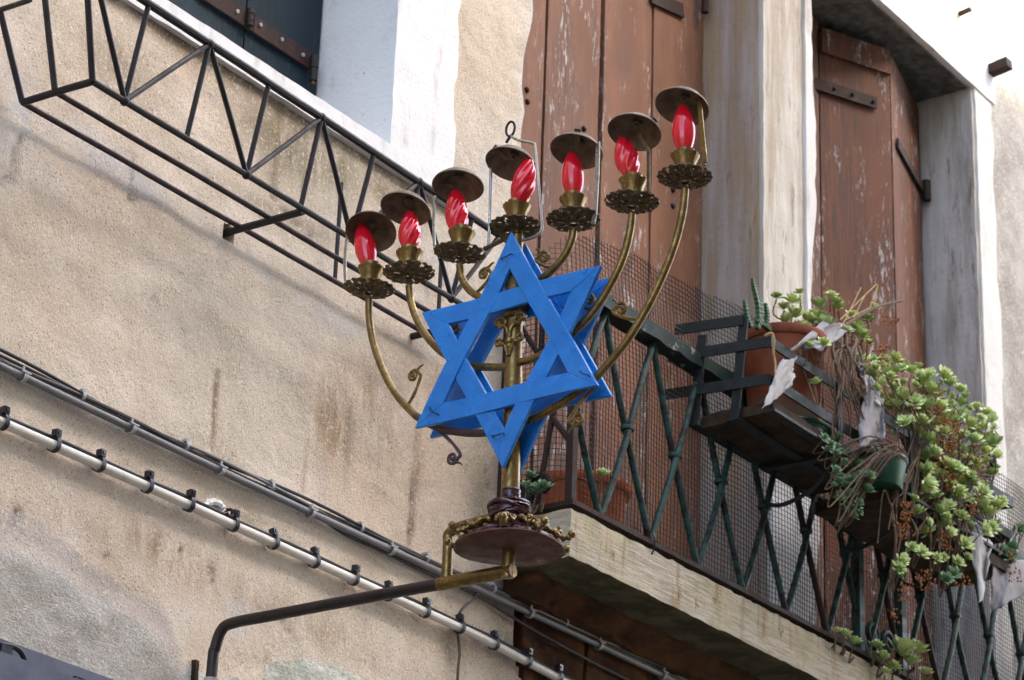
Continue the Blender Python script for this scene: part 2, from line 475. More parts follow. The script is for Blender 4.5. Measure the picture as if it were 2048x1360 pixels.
# openings
W1 = (3.30, 4.37, 4.50, 6.5)
D1 = (4.92, 6.10, 3.66, 6.9)
W2 = (6.366, 7.489, 3.66, 6.158)
def wp(px, py):
    p = onY(px, py); return p.x, p.z
def polydist(x, z, pts):
    """signed distance to a polyline given left to right: positive below"""
    xs = np.array([p[0] for p in pts]); zs = np.array([p[1] for p in pts])
    return np.interp(x, xs, zs) - z
def seg(a, b, step):
    return list(np.linspace(a, b, max(2, int(round((b-a)/step))+1)))[:-1]
XS = []
for a, b in ((2.8,3.30),(3.30,4.37),(4.37,4.42),(4.42,4.92),(4.92,4.95),(4.95,6.10),(6.10,6.366),(6.366,7.489),(7.489,7.53),(7.53,8.6)): XS += seg(a, b, .0125)
XS.append(8.6)
ZS = []
for a, b in ((2.6,3.64),(3.64,4.50),(4.50,6.158),(6.158,7.2)): ZS += seg(a, b, .0125)
ZS.append(7.2)
XS = np.array(XS); ZS = np.array(ZS)
gx, gz = np.meshgrid(XS, ZS, indexing='ij')
nx, nz = gx.shape
P0 = np.stack([gx.ravel(), np.zeros(gx.size), gz.ravel()], 1)
x = P0[:,0].copy(); z = P0[:,2].copy()
# ragged plaster edges at the two tall openings and over the bare masonry
def edge_jit(xe, wid, amp, seed, scale):
    fall = np.exp(-((x - xe)/wid)**2)
    j = fbm(np.stack([np.zeros_like(z), np.zeros_like(z), z], 1), scale, seed, 4) * amp
    return fall * j
X2 = x + edge_jit(4.92, .035, .055, 3, 4.0) * (z > 3.64) + edge_jit(7.489, .03, .006, 9, 8.0)
Z2 = z.copy()
lowm = (z < 3.68)
bare_edge = 4.97 + .05*fbm(np.stack([z*0, z*0, z], 1), 6, 31, 4)
jit = np.exp(-((z-3.64)/.03)**2) * (x > 4.95)
Z2 = Z2 - jit * (.03 + .03*fbm(np.stack([x, x*0, x*0], 1), 7, 13, 4))
cemline = [wp(*p) for p in ((-60,1050),(0,1078),(60,1092),(130,1140),(200,1188),(280,1238),(330,1278),(352,1318),(385,1316),(425,1335),(520,1352),(540,1310),(640,1318),(720,1345),(800,1390),(1000,1460),(1100,1600))]
cd = polydist(x, z, cemline)
WN = fbm(P0, 7, 51, 4)
cement = sstep(-.02, .05, cd + .03*WN)
skim = sstep(-.10, -.0, cd + .04*fbm(P0, 5, 61, 4)) * sstep(3.95, 3.7, x)
def blob(px, py, rx, rz, amp=1.0, rot=0.0):
    cx, cz = wp(px, py)
    dx = x - cx; dz = z - cz
    c, s_ = math.cos(rot), math.sin(rot)
    u = dx*c + dz*s_; v = -dx*s_ + dz*c
    return amp*np.exp(-(u/rx)**2 - (v/rz)**2)
def streak(px, py0, py1, wd, amp=1.0):
    cx, z1 = wp(px, py0); _, z0 = wp(px, py1)
    t = np.clip((z1 - z)/(z1 - z0), 0, 1)
    wob = cx + .006*fbm(np.stack([z*0, z*0, z], 1), 12, int(px), 3)
    return amp*np.exp(-((x - wob)/wd)**2) * sstep(z1+.01, z1-.015, z) * sstep(z0-.05, z0+.04, z)
rust = np.zeros_like(x)
for a in (blob(665,840,.085,.11,.95), blob(735,800,.05,.09,.6), blob(830,960,.03,.10,.8), blob(520,1050,.14,.035,.35), blob(330,1110,.17,.045,.75,-.2), blob(640,1260,.28,.04,.55,-.05), blob(480,1180,.2,.03,.4,-.05), blob(150,1050,.14,.04,.4), blob(760,880,.07,.12,.6), streak(437,735,890,.008,.8), streak(832,850,1080,.009,1.0), streak(622,790,990,.008,.6), blob(880,770,.05,.05,.6), blob(420,130,.12,.06,.5), blob(330,40,.1,.06,.6), blob(935,1290,.07,.06,.35)):
    rust = np.maximum(rust, a)
damp = np.zeros_like(x)
for a in (blob(575,290,.16,.10,.95), blob(660,330,.12,.09,.9), blob(790,400,.16,.05,.8), blob(360,60,.16,.06,.75), blob(490,150,.12,.07,.6), blob(230,130,.15,.08,.5), blob(630,460,.22,.03,.5), blob(900,1290,.05,.06,.6), blob(540,420,.25,.03,.55), streak(560,215,390,.02,.9), streak(615,245,400,.014,.8), blob(420,640,.12,.05,.35), blob(960,1000,.05,.1,.5)):
    damp = np.maximum(damp, a)
pale = np.zeros_like(x)
for a in (blob(30,240,.05,.12,.9), blob(190,310,.12,.05,.9), blob(280,370,.10,.035,.8), blob(520,540,.12,.03,.7), blob(660,640,.16,.03,.8), blob(60,330,.08,.06,.6), blob(900,560,.12,.12,.6), blob(975,400,.10,.16,.8), blob(470,1230,.05,.05,.8), blob(350,1010,.3,.03,.4), blob(860,700,.12,.06,.5)):
    pale = np.maximum(pale, a)
dark = np.zeros_like(x)
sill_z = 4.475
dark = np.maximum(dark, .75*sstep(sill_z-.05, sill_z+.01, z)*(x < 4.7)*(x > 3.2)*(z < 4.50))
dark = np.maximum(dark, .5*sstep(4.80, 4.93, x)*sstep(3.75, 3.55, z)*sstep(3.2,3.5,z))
for px, py, s_ in ((263,378,.006),(262,395,.010),(423,1138,.011),(425,1158,.006),(33,1028,.012),(24,1046,.010),(310,598,.005),(210,1108,.005),(160,560,.003),(820,1065,.010),(905,1320,.006),(365,1100,.004),(452,1060,.006)):
    dark = np.maximum(dark, blob(px, py, s_, s_*1.3, 1.4))
# hairline cracks
crack_paths = [[(20,330),(36,290),(28,360),(12,365)],[(45,270),(30,300),(22,352),(5,362)],[(262,300),(264,400)],[(500,350),(620,470)],[(970,940),(978,980)],[(520,1215),(560,1240),(590,1275)],[(1110,1260),(1117,1330),(1105,1360)],[(535,1308),(533,1338)],[(930,930),(935,958)]]
for pth in crack_paths:
    q = [wp(*p) for p in pth]
    for (xa, za), (xb, zb) in zip(q[:-1], q[1:]):
        dx, dz = xb-xa, zb-za; L2 = dx*dx+dz*dz+1e-9
        t = np.clip(((x-xa)*dx + (z-za)*dz)/L2, 0, 1)
        dd = np.hypot(x-xa-t*dx, z-za-t*dz)
        dark = np.maximum(dark, .8*np.exp(-(dd/.0055)**2))
for a in (streak(832,850,1090,.010,.75), streak(437,735,900,.006,.5), streak(700,800,960,.012,.35), blob(600,235,.25,.035,.55,0), blob(760,330,.2,.03,.5,0)):
    dark = np.maximum(dark, a)
edge = np.clip(np.exp(-((x-4.92)/.022)**2) * (.45 + fbm(P0, 6, 71, 3)) * (z > 3.9), 0, 1)
east = sstep(7.50, 7.64, x)
Y2 = -.006*fbm(P0, 2.2, 5, 3) - .0035*fbm(P0, 11, 6, 3) - cement*(.006 + .010*fbm(P0, 14, 8, 4)) + .003*np.clip(dark, 0, 1)
# the wide soft ridge of the render over the conduit
V = np.stack([X2, Y2, Z2], 1)
cx = (gx[:-1,:-1] + gx[1:,1:])/2; cz = (gz[:-1,:-1] + gz[1:,1:])/2
def inside(o): return (cx > o[0]) & (cx < o[1]) & (cz > o[2]) & (cz < o[3])
be = 4.97 + .05*fbm(np.stack([cz.ravel()*0, cz.ravel()*0, cz.ravel()], 1), 6, 31, 4).reshape(cz.shape)
bare = (cx > be) & (cz < 3.64)
hx, hz = wp(457, 468)
hole = np.hypot(cx-hx, (cz-hz)*.8) < .02
W1H = (W1[0]-.0, 4.42, 4.50, W1[3]); W2H = (W2[0], 7.53, W2[2], W2[3])
keep = ~(inside(W1H) | inside(D1) | inside(W2H) | bare | hole | ((cx > 6.10) & (cx < 6.366) & (cz > 3.66)))
ii, jj = np.nonzero(keep)
vid = lambda i, j: i*nz + j
faces = np.stack([vid(ii,jj), vid(ii+1,jj), vid(ii+1,jj+1), vid(ii,jj+1)], 1)
me = bpy.data.meshes.new('wall')
me.from_pydata(V.tolist(), [], faces.tolist())
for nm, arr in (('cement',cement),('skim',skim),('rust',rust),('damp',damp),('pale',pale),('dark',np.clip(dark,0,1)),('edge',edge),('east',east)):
    at = me.attributes.new(nm, 'FLOAT', 'POINT'); at.data.foreach_set('value', arr.astype(np.float32))
bm = bmesh.new(); bm.from_mesh(me)
bmesh.ops.delete(bm, geom=[v for v in bm.verts if not v.link_faces], context='VERTS')
be_ = [e for e in bm.edges if e.is_boundary]
ext = bmesh.ops.extrude_edge_only(bm, edges=be_)
for v in [e for e in ext['geom'] if isinstance(e, bmesh.types.BMVert)]: v.co.y += .05
bmesh.ops.translate(bm, verts=bm.verts, vec=-ORG[house])
bmesh.ops.recalc_face_normals(bm, faces=bm.faces)
bm.to_mesh(me); bm.free()
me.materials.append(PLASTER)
me.polygons.foreach_set('use_smooth', [True]*len(me.polygons)); me.set_sharp_from_angle(angle=R(50))
wall = bpy.data.objects.new('wall', me); COL.objects.link(wall); wall.parent = house
# the rest of the facade beyond the picture and the masonry behind the render
far = MB()
for a, b, c, d in ((-8,2.8,0,11),(8.6,16,0,11),(2.8,8.6,0,2.6),(2.8,8.6,7.2,11)):
    far.box((a,.004,c), (b,.03,d))
obj('outer_render', far, OPPW, house)
core = MB()
for a, b, c, d in ((-8,W1[0],0,11),(W1[0],W1[1],0,W1[2]),(W1[0],W1[1],W1[3],11),(W1[1],D1[0],0,11),(D1[0]-.012,D1[1]+.03,0,3.60),(D1[0],D1[1],D1[3],11),(D1[1],W2[0],0,11),(W2[0]-.012,W2[1]+.03,0,3.60),(W2[0],W2[1],W2[3],11),(W2[1],16,0,11)):
    
    # kept clear of the opening edges, where the dressed stones stand
    core.box((a + (.03 if a in (W1[1],D1[1],W2[1]) else 0), .034, c), (b - (.0 if b > 15 else (.012 if b in (W1[0],D1[0],W2[0]) else 0)), .5, d))
obj('masonry', core, CORE, house)
obj('dark_backing', MB().box((3.0,.52,2.9), (8.4,.55,7.0)), CABLE, house)  # thin near-black panel closing the openings from behind

# white stone window dressings (upper left)
def ragged_right(xe, amp, seed, sc=9):
    def fn(V0, V2):
        k = V0[:,0] > xe - 1e-4
        V2[k,0] += amp*fbm(np.stack([V0[k,2]*0, V0[k,1]*3, V0[k,2]], 1), sc, seed, 4)
        return V2
    return fn
obj('window_jamb', MB().rough((4.37,-.010,4.538), (4.612,.30,6.6), .02, .0022, 22, 3, ragged_right(4.612,.018,41)), WHITE, house, ang=60)
obj('sill', MB().rough((3.22,-.014,4.478), (4.655,.30,4.536), .018, .0025, 25, 4), WHITE, house, ang=60)
# teal leaf with strap hinge
tl = obj('shutter', MB().box((3.315,.2635,4.545), (4.36,.275,6.39)), TEAL, house, label='teal wooden shutter with iron strap hinge')
for a, b in ((3.31,3.70),(3.705,4.09),(4.096,4.362)):
    obj('plank', MB().rough((a,.225,4.54), (b,.262,6.4), .06, .001, 9, int(a*100)), TEAL, tl, ang=60)
hz1 = onY(560,75,.20)
def strap_line(px0, py0, px1, py1, y):
    return onY(px0, py0, y), onY(px1, py1, y)
a_, b_ = strap_line(400,-22,505,47,.218)
obj('strap_hinge', MB().beam(a_, b_, .008, .045, Vector((0,0,1))), RUSTY, tl)
c_, d_ = strap_line(506,48,622,124,.218)
obj('strap_hinge', MB().beam(c_, d_, .008, .045, Vector((0,0,1))), REDIRON, tl)
kb = onY(500,35,.208)
obj('hinge_knuckle', MB().tube([kb+Vector((0,0,-.022)), kb+Vector((0,0,.022))], .009, 12), IRON, tl)
for k in (-.012, .008): obj('knuckle_ring', MB().tube([kb+Vector((0,0,k)), kb+Vector((0,0,k+.004))], .0105, 12), RUSTY, tl)
hb = onY(628,137,.200)
obj('hinge_pin', MB().tube([hb+Vector((0,0,-.035)), hb+Vector((0,0,-.002))], .0095, 12).tube([hb+Vector((0,0,.0)), hb+Vector((0,0,.034))], .0105, 12), IRON, tl)
obj('pin_tip', MB().ball(hb+Vector((0,0,-.038)), .006), BRASS, tl)
for px, py in ((474,23),(520,50),(563,79),(605,110)):
    p = onY(px, py, .213); obj('screw', MB().tube([p, p+Vector((0,-.004,0))], .005, 10), CLIP, tl)

# brown double shutter behind the balcony
def plank(name, parent, a, b, y0, y1, z0, z1, mat, seed, M=None):
    mb = MB().rough((a,y0,z0), (b,y1,z1), .045, .0016, 10, seed)
    if M: mb.v = [tuple(M @ Vector(v)) for v in mb.v]
    return obj(name, mb, mat, parent, ang=60)
for lab, ps in (('brown planked shutter leaf beside the plaster',((4.95,5.266),(5.280,5.535))), ('brown planked shutter leaf beside the stone pier',((5.558,5.803),(5.814,6.086)))):
    lf = obj('shutter', MB().box((ps[0][0]+.01,.238,3.77), (ps[-1][1]-.01,.252,6.84)), TEAL, house, label=lab)
    for a, b in ps: plank('plank', lf, a, b, .20, .235, 3.76, 6.85, BROWN if 5.2 < a < 5.7 else BROWNL, int(a*37))
    SH = lf
p0 = onY(1300,-8,.195); p1 = onY(1365,22,.195)
obj('strap_hinge', MB().beam(p0, p1, .01, .045), RUSTY, SH)
for px, py in ((1053,180),(1054,204),(1345,412),(1345,380),(1167,258)):
    p = onY(px, py, .20); obj('bolt', MB().ball(p, .009), RUSTY, SH)
p = onY(1410,8,.17); obj('hinge_pin', MB().tube([p+Vector((0,0,-.03)), p+Vector((0,0,.05))], .011, 10), RUSTY, SH)
# pier between the two openings
def ragged_both(xe0, xe1, amp, seed, sc=7):
    def fn(V0, V2):
        k = V0[:,0] > xe1 - 1e-4
        V2[k,0] += amp*fbm(np.stack([V0[k,2]*0, V0[k,1]*2, V0[k,2]], 1), sc, seed, 4)
        return V2
    return fn
obj('stone_pier', MB().rough((6.10,-.004,3.745), (6.352,.34,7.0), .025, .003, 16, 12, ragged_both(6.1,6.352,.02,43)), PALE, house, ang=60)
obj('pier_lining', MB().rough((6.092,.012,3.75), (6.0985,.235,6.95), .03, .002, 12, 15), STAINED, house, ang=60)
obj('whitewash_patch', MB().rough((6.118,-.016,3.78), (6.335,.0,4.38), .014, .006, 22, 19, ragged_both(0,6.335,.04,53,9.0)), WHITE, house, ang=60)
obj('plaster_lip', MB().rough((6.335,-.014,3.8), (6.375,.03,7.0), .022, .003, 16, 18, ragged_both(0,6.375,.035,47,4.0)), LIME, house, ang=60)
# right-hand window dressings
obj('stone_jamb', MB().rough((7.489,-.008,3.76), (7.638,.34,6.158), .025, .003, 16, 22), GREYST, house, ang=60)
obj('jamb_edge', MB().rough((7.505,-.016,3.78), (7.632,-.004,6.15), .018, .004, 22, 23, ragged_both(0,7.632,.022,48,6)), LIME, house, ang=60)
obj('lintel', MB().rough((6.30,-.02,6.158), (7.66,.34,6.36), .025, .003, 16, 24), WHITE, house, ang=60)
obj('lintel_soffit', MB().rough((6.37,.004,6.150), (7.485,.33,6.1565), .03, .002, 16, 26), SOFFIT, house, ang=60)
# folding shutter, ajar
for lab, base, ang, ln in (('russet shutter leaf closed beside the pier',(6.385,.20),0,.412), ('russet shutter leaf standing ajar',(6.803,.198),-25,.283), ('narrow russet shutter leaf hinged on the jamb',(7.075,.082),14,.40)):
    M = Matrix.Translation((base[0], base[1], 0)) @ Matrix.Rotation(R(ang), 4, 'Z')
    ztop = 6.115 if ang else 6.14
    mb = MB().rough((0,0,3.78), (ln,.032,ztop), .04, .0015, 10, int(base[0]*50)); mb.v = [tuple(M @ Vector(v)) for v in mb.v]
    lf = obj('shutter', mb, BROWN2, house, label=lab, ang=60)
    if ang == -25:
        mb = MB().rough((.002,-.012,ztop-.095), (ln-.002,.0,ztop-.004), .03, .0015, 10, 77); mb.v = [tuple(M @ Vector(v)) for v in mb.v]
        obj('top_batten', mb, BROWN2, lf, ang=60)
        zt = onY(1690,192,.16).z
        q = [M @ Vector((-.05,-.008,zt)), M @ Vector((ln*.78,-.008,zt))]
        obj('strap_hinge', MB().beam(q[0], q[1], .008, .042), RUSTY, lf)
        for t in (.03,.35,.62,.93):
            pp = q[0].lerp(q[1], t); obj('rivet', MB().ball(pp+Vector((0,-.006,0)), .007), RUSTY, lf)
    if ang == 14:
        zt = onY(1828,335,.12).z
        obj('strap_hinge', MB().beam(M @ Vector((.04,-.008,zt)), M @ Vector((ln-.01,-.008,zt)), .008, .036), RUSTY, lf)
        hp = M @ Vector((ln-.005,-.02,zt)); obj('hinge_pin', MB().tube([hp+Vector((0,0,-.045)), hp+Vector((0,0,.03))], .015, 10), RUSTY, lf)
# iron pins left in the wall, upper right
for px, py, L, wd in ((1914,30,.035,.014),(1966,148,.085,.040)):
    p = onY(px, py, .01); lab = 'short rusty iron pin sticking out above the lintel' if L < .08 else 'stubby dark iron bracket beside the lintel end'
    s_ = thing('iron_pin' if L < .08 else 'iron_bracket', lab, 'pin' if L < .08 else 'bracket', p)
    d = Vector((-.05,-1,.10)).normalized()
    obj('shank', MB().beam(p, p+d*(L+.02), wd, wd*.9), RUSTY, s_)
    if L > .08: obj('eye', MB().tube([p+d*.02+Vector((math.cos(t)*.028, 0, math.sin(t)*.028+.02)) for t in np.linspace(0, 2*math.pi, 15)], .007, 8), RUSTY, s_)

# ------------------------------------------------------------------ balcony slab and bare stones under it
pA = onY(1141,1015,-.222); pB = onY(1560,1232,-.222)
TILT = (pB.z - pA.z)/(pB.x - pA.x)
SX0, SZ1 = 4.848, 3.744
def tz(xx): return TILT*(xx - SX0)
def slabfn(V0, V2):
    V2[:,2] += TILT*(V0[:,0] - SX0)
    return V2
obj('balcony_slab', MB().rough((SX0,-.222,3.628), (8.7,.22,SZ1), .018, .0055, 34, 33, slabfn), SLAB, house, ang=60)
def lump(V0, V2):
    u = (V0[:,1] + .10)/.14
    V2[:,2] += TILT*(V0[:,0]-SX0)
    lo = V0[:,2] < 3.60
    V2[lo,1] += .05 + .03*fbm(V0[lo]*[1,0,0], 8, 3, 3)
    V2[:,1] += .025*fbm(V0*[1,0,1], 6, 9, 3)
    return V2
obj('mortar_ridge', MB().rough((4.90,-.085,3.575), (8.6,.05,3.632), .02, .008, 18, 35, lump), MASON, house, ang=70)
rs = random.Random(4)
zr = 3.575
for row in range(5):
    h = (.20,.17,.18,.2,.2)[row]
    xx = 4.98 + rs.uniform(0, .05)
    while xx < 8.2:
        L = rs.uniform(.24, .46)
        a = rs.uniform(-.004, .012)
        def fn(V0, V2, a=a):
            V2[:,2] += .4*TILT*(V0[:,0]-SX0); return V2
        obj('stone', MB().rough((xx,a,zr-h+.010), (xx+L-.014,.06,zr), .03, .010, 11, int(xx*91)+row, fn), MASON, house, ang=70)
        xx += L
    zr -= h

# ------------------------------------------------------------------ iron basket under the teal window
BY, BT = -.205, -.235
bk = thing('window_basket', 'black iron zigzag flower basket frame below the teal window', 'basket', onY(455,470,-.05))
ZB = 4.088
xl = onY(185,163,BY).x; zl = onY(185,163,BY).z
def Nx(px, py): p = onY(px, py, BY); return p
def Tx(px, py): p = onY(px, py, BT); return p
def rod(a, b, r=.0058, mat=IRON, name='rod'):
    a = Vector(a); b = Vector(b)
    mids = [a.lerp(b, t) + Vector((random.uniform(-1,1), 0, random.uniform(-1,1)))*.0012*(0 < t < 1) for t in np.linspace(0, 1, max(3, int((b-a).length/.15)+2))]
    return obj(name, MB().tube(mids, r, 8), mat, bk)
EX = 4.56
zo = lambda xx: zl + (Nx(903,597).z - zl)*(xx-xl)/(Nx(903,597).x-xl)
zt_ = lambda xx: Tx(419,88).z + (Tx(838,364).z-Tx(419,88).z)*(xx-Tx(419,88).x)/(Tx(838,364).x-Tx(419,88).x)
ie = onY(45,205,-.03); mp = onY(110,183,-.115)
rod((xl,BY,zl), (EX,BY,zo(EX)), .0068, IRON, 'bottom_rail')
rod(mp, (EX,-.115,zo(EX)+.002), .0062, REDIRON, 'bottom_rail')
rod(ie, (EX,-.03,zo(EX)+.006), .0062, REDIRON, 'bottom_rail')
rod((3.05,BT,zt_(3.05)), (EX,BT,zt_(EX)), .0085, IRON, 'top_rail')
rod(ie, (xl,BY,zl), .0075, IRON, 'cross_bar')
rod((EX,-.03,zo(EX)+.006), (EX,BY,zo(EX)), .0068, IRON, 'cross_bar')
# flared end panel
for p, e in ((ie,(0,20)), (mp,(84,-60)), (Vector((xl,BY,zl)),(172,-60))):
    y2 = -.03 if p is ie else (-.12 if p is mp else BT)
    rod(p, onY(*e, y2), .0065)
rod(onY(0,20,-.03), onY(60,0,-.14), .0055)
N = [Nx(250,195), Nx(493,349), Nx(702,484), Nx(903,597)]
T = [Tx(190,-55), Tx(419,88), Tx(643,235), Tx(838,364), Tx(1000,470)]
for i in range(4):
    n = N[i].copy(); n.z = zo(n.x)
    rod(n, T[i]); rod(n, T[i+1])
    m = Tx(*((298,7),(539,162),(749,302),(945,432))[i]); rod(n, m)
    t = T[i+1]
    if i < 3:
        b = Nx(*((373,276),(601,419),(800,545))[i]); b.z = zo(b.x); rod(b, t)
    obj('weld', MB().ball(n, .0105), IRON, bk); obj('weld', MB().ball(T[i+1], .0105), IRON, bk)
for xx in (onY(455,468,0).x+.005, 4.50):
    rod((xx,.02,zo(xx)-.002), (xx,BY,zo(xx)-.006), .0085, IRON, 'wall_stub')
rod((4.18,-.03,4.35), (4.18,-.03,zo(4.18)), .005); rod((EX,-.03,4.35), (EX,-.03,zo(EX)), .005)
rod((EX,BT,zt_(EX)), (EX,BY,zo(EX)), .006)

# ------------------------------------------------------------------ conduits and cables
def ring_pts(c, ry, rz, n=16):
    return [c + Vector((0, math.cos(t)*ry, math.sin(t)*rz)) for t in np.linspace(0, 2*math.pi, n+1)]
ZC = 3.452
cdt = thing('cream_conduit', 'cream plastic conduit strapped with black cable ties along the wall', 'conduit', (4.2,0,ZC))
cz_ = lambda xx: ZC - .004 + .003*math.sin(xx*2.1) - (.012*max(0, (xx-4.80))/.25 if xx > 4.8 else 0)
CY = -.020
obj('tube', MB().tube([(xx,CY,cz_(xx)) for xx in np.linspace(3.0, 8.0, 60)], .0100, 14), PVC, cdt)
obj('cable', MB().tube([(xx,CY+.001,cz_(xx)+.0145+.0012*math.sin(xx*17)) for xx in np.linspace(3.0, 8.0, 150)], .0042, 8), CABLE, cdt)
tmb = MB()
tmb.tube([Vector((0, math.cos(t)*.0125, math.sin(t)*.0175+.004)) for t in np.linspace(0, 2*math.pi, 21)], .0026, 6, False)
tmb.beam(Vector((-.0045,0,.0)), Vector((.0045,0,0)), .006, .030)
tmb.tube([(0,-.010,.019), (0,-.004,.024), (0,.004,.0255)], .0055, 8)
tmb.box((-.007,-.012,.0205), (.007,.002,.0345)).box((-.0035,-.0135,.0245), (.0035,-.011,.0305))
tmb2 = MB()
tmb2.lathe([(.0128,-.0050),(.0142,-.0050),(.0142,.0050),(.0128,.0050),(.0128,-.0050)], (0,0,.003), 24, lambda i,a,r,z: (r*(1+.26*abs(math.sin(a))), z), Vector((1,0,0)))
tmb2.box((-.0065,-.0105,.0185), (.0065,.004,.0335)).box((-.003,-.0125,.0225), (.003,-.0105,.0295)).box((-.0075,-.004,.0165), (.0075,.006,.020))
TIEM = mesh_of('cable_tie', tmb2, TIE, True, ang=30)
for px, py in ((5,850),(107,898),(197,940),(293,983),(377,1020),(466,1058),(546,1095),(628,1132),(706,1167),(775,1197),(849,1232),(919,1262),(988,1293),(1053,1325),(1115,1352)):
    p = onY(px, py, CY)
    inst('cable_tie', TIEM, cdt, Matrix.Translation((p.x, CY, cz_(p.x))) @ Matrix.Rotation(R(random.uniform(-12,12)), 4, 'X') @ Matrix.Rotation(R(random.uniform(-5,5)), 4, 'Z') @ Matrix.Diagonal((1.05,1.0,.94,1)))

ZG = 3.556
gc = thing('grey_conduit', 'grey conduit with bundled cables running above the cream one', 'conduit', (4.2,0,ZG))
gz_ = lambda xx: ZG + .0025*math.sin(xx*2.7)
obj('tube', MB().tube([(xx,CY,gz_(xx)) for xx in np.linspace(3.0, 8.0, 60)], .0078, 14), GREYP, gc)
for k, (dz, am, ph, mt, rr) in enumerate(((.016,.004,0,CABLEB,.0042),(.022,.006,2,CABLE,.0038),(.019,.004,4,GREYP,.0036),(.014,.003,1.2,CABLE,.0034))):
    obj('cable', MB().tube([(xx, CY+.004*math.sin(xx*5+ph)+.004, gz_(xx)+dz+am*math.sin(xx*7.5+ph)+.010*max(0,3.62-xx)*((k%2)*2-.5)) for xx in np.linspace(3.0, 8.0, 120)], rr, 8), mt, gc)
lowc = [onY(px, py, -.012) for px, py in ((560,985),(640,1035),(690,1068),(760,1100),(860,1148),(960,1194),(1060,1256),(1180,1322),(1280,1372))]
obj('cable', MB().tube(smooth_path(lowc, 8), .0040, 8), CABLE, gc)
hang = [onY(px, py, -.014) for px, py in ((953,1182),(948,1198),(932,1210),(918,1228),(914,1250),(917,1280),(919,1310),(916,1340),(914,1400))]
obj('cable', MB().tube(smooth_path(hang, 6), .0034, 8), CABLEB, gc)
cm = MB()
cm.lathe([(.0112,-.005),(.0125,-.005),(.0125,.005),(.0112,.005),(.0112,-.005)], (0,0,0), 20, None, Vector((1,0,0)))
cm.box((-.005,-.004,.011), (.005,.016,.0135)).box((-.012,-.0135,.004), (.010,-.0105,.0075)).box((-.012,-.0135,.004), (-.008,-.0105,.015))
CLIPM = mesh_of('pipe_clip', cm, CLIP, True, ang=30)
for px, py in ((45,752),(262,855),(440,938),(622,1018),(782,1093),(1060,1218),(1198,1284),(1325,1340)):
    p = onY(px, py, CY)
    inst('pipe_clip', CLIPM, gc, Matrix.Translation((p.x, CY, gz_(p.x))))
cm2 = MB().lathe([(.0095,-.004),(.0105,-.004),(.0105,.004),(.0095,.004),(.0095,-.004)], (0,0,.017), 18, None, Vector((1,0,0))).box((-.004,-.006,.026), (.004,.012,.031))
BANDM = mesh_of('cable_band', cm2, CLIP, True, ang=30)
for px, py in ((162,800),(370,895),(541,975),(720,1056),(852,1118),(985,1180),(1130,1247)):
    p = onY(px, py, CY)
    inst('cable_band', BANDM, gc, Matrix.Translation((p.x, CY, gz_(p.x))))
hk = thing('wall_hook', 'small dark screw hook in a mortar smear above the cream conduit', 'hook', onY(430,1020,0))
q0 = onY(442,1028,-.001)
obj('shank', MB().tube(smooth_path([q0+Vector((.012,.01,.012)), q0+Vector((.012,-.016,.010)), q0+Vector((.010,-.024,-.004)), q0+Vector((.0,-.024,-.010)), q0+Vector((-.008,-.022,-.004))], 5), .0038, 8), RUSTY, hk)
obj('mortar_smear', MB().tube(smooth_path([onY(px,py,.001) for px,py in ((408,1030),(410,1012),(424,1004),(440,1010),(446,1022))], 5), [.005+.004*abs(math.sin(i)) for i in range(21)], 8), WHITE, hk)
e0 = onY(960,1272,-.01)
single('screw_eye', MB().tube([e0+Vector((math.cos(t)*.011, 0, math.sin(t)*.011)) for t in np.linspace(0, 2*math.pi, 17)], .0026, 7).tube([e0+Vector((-.011,0,0)), e0+Vector((-.011,.03,-.006))], .0026, 7), CABLEB, 'small grey screw eye just above the cream conduit', 'screw eye', loc=e0)

# slate-blue sign housing at the lower left corner
bx0 = onY(0,1306,-.10); zt0 = 2.982
sb = thing('sign_box', 'slate blue metal sign housing at the lower left corner', 'sign box', (3.2,-.05,2.8))
obj('housing', MB().box((2.4,-.10,2.70), (3.62,-.012,zt0)), BOXM, sb)
obj('back_flange', MB().box((2.4,-.0115,2.75), (3.64,-.007,3.046)), BOXM, sb)
obj('lip', MB().box((2.4,-.104,zt0-.055), (3.63,-.1005,zt0+.004)), BOXM, sb)
pb = onY(151,1342,-.03)
obj('clamp', MB().box((pb.x-.012,-.045,zt0), (pb.x+.012,-.012,zt0+.032)), TIE, sb)
lc = [onY(px, py, -.03) for px, py in ((-40,1284),(-5,1288),(20,1291),(38,1300),(48,1316),(50,1330))]
obj('cable', MB().tube(smooth_path(lc, 6), .0055, 8), CABLE, sb)
pc = onY(8,1302,-.03); obj('clamp', MB().box((pc.x-.016,-.04,pc.z-.012), (pc.x+.012,-.012,pc.z+.010)), TIE, sb)

# ------------------------------------------------------------------ menorah bracket
X0 = 3.867
def Q(px, py, x=X0): return onX(px, py, x)
br = thing('wall_bracket', 'bent dark pipe bracket carrying the menorah out from the wall', 'bracket', Q(428,1335))
arm0 = Q(446,1250); armj = Q(888,1163); arme = Q(1016,1141)
arme.z = arm0.z - .004; armj.z = arm0.z - .003
rt = Q(428,1325); rt.y = -.045
pipe = [Vector((X0,rt.y,2.85)), Vector((X0,rt.y,3.05)), Vector((X0,rt.y,3.15)), Vector((X0,rt.y-.004,arm0.z-.045)), Vector((X0,rt.y-.016,arm0.z-.012)), Vector((X0,rt.y-.045,arm0.z)), Vector((X0,-.2,arm0.z)), Vector((X0,-.45,arm0.z-.001)), armj]
obj('arm_pipe', MB().tube(smooth_path(pipe, 5), .0116, 14), PIPEM, br)
obj('painted_end', MB().tube([armj+Vector((0,.012,0)), armj.lerp(arme,.3), armj.lerp(arme,.7), arme+Vector((0,-.012,0))], .0132, 14), BRASS, br, label='gold painted end of the arm')
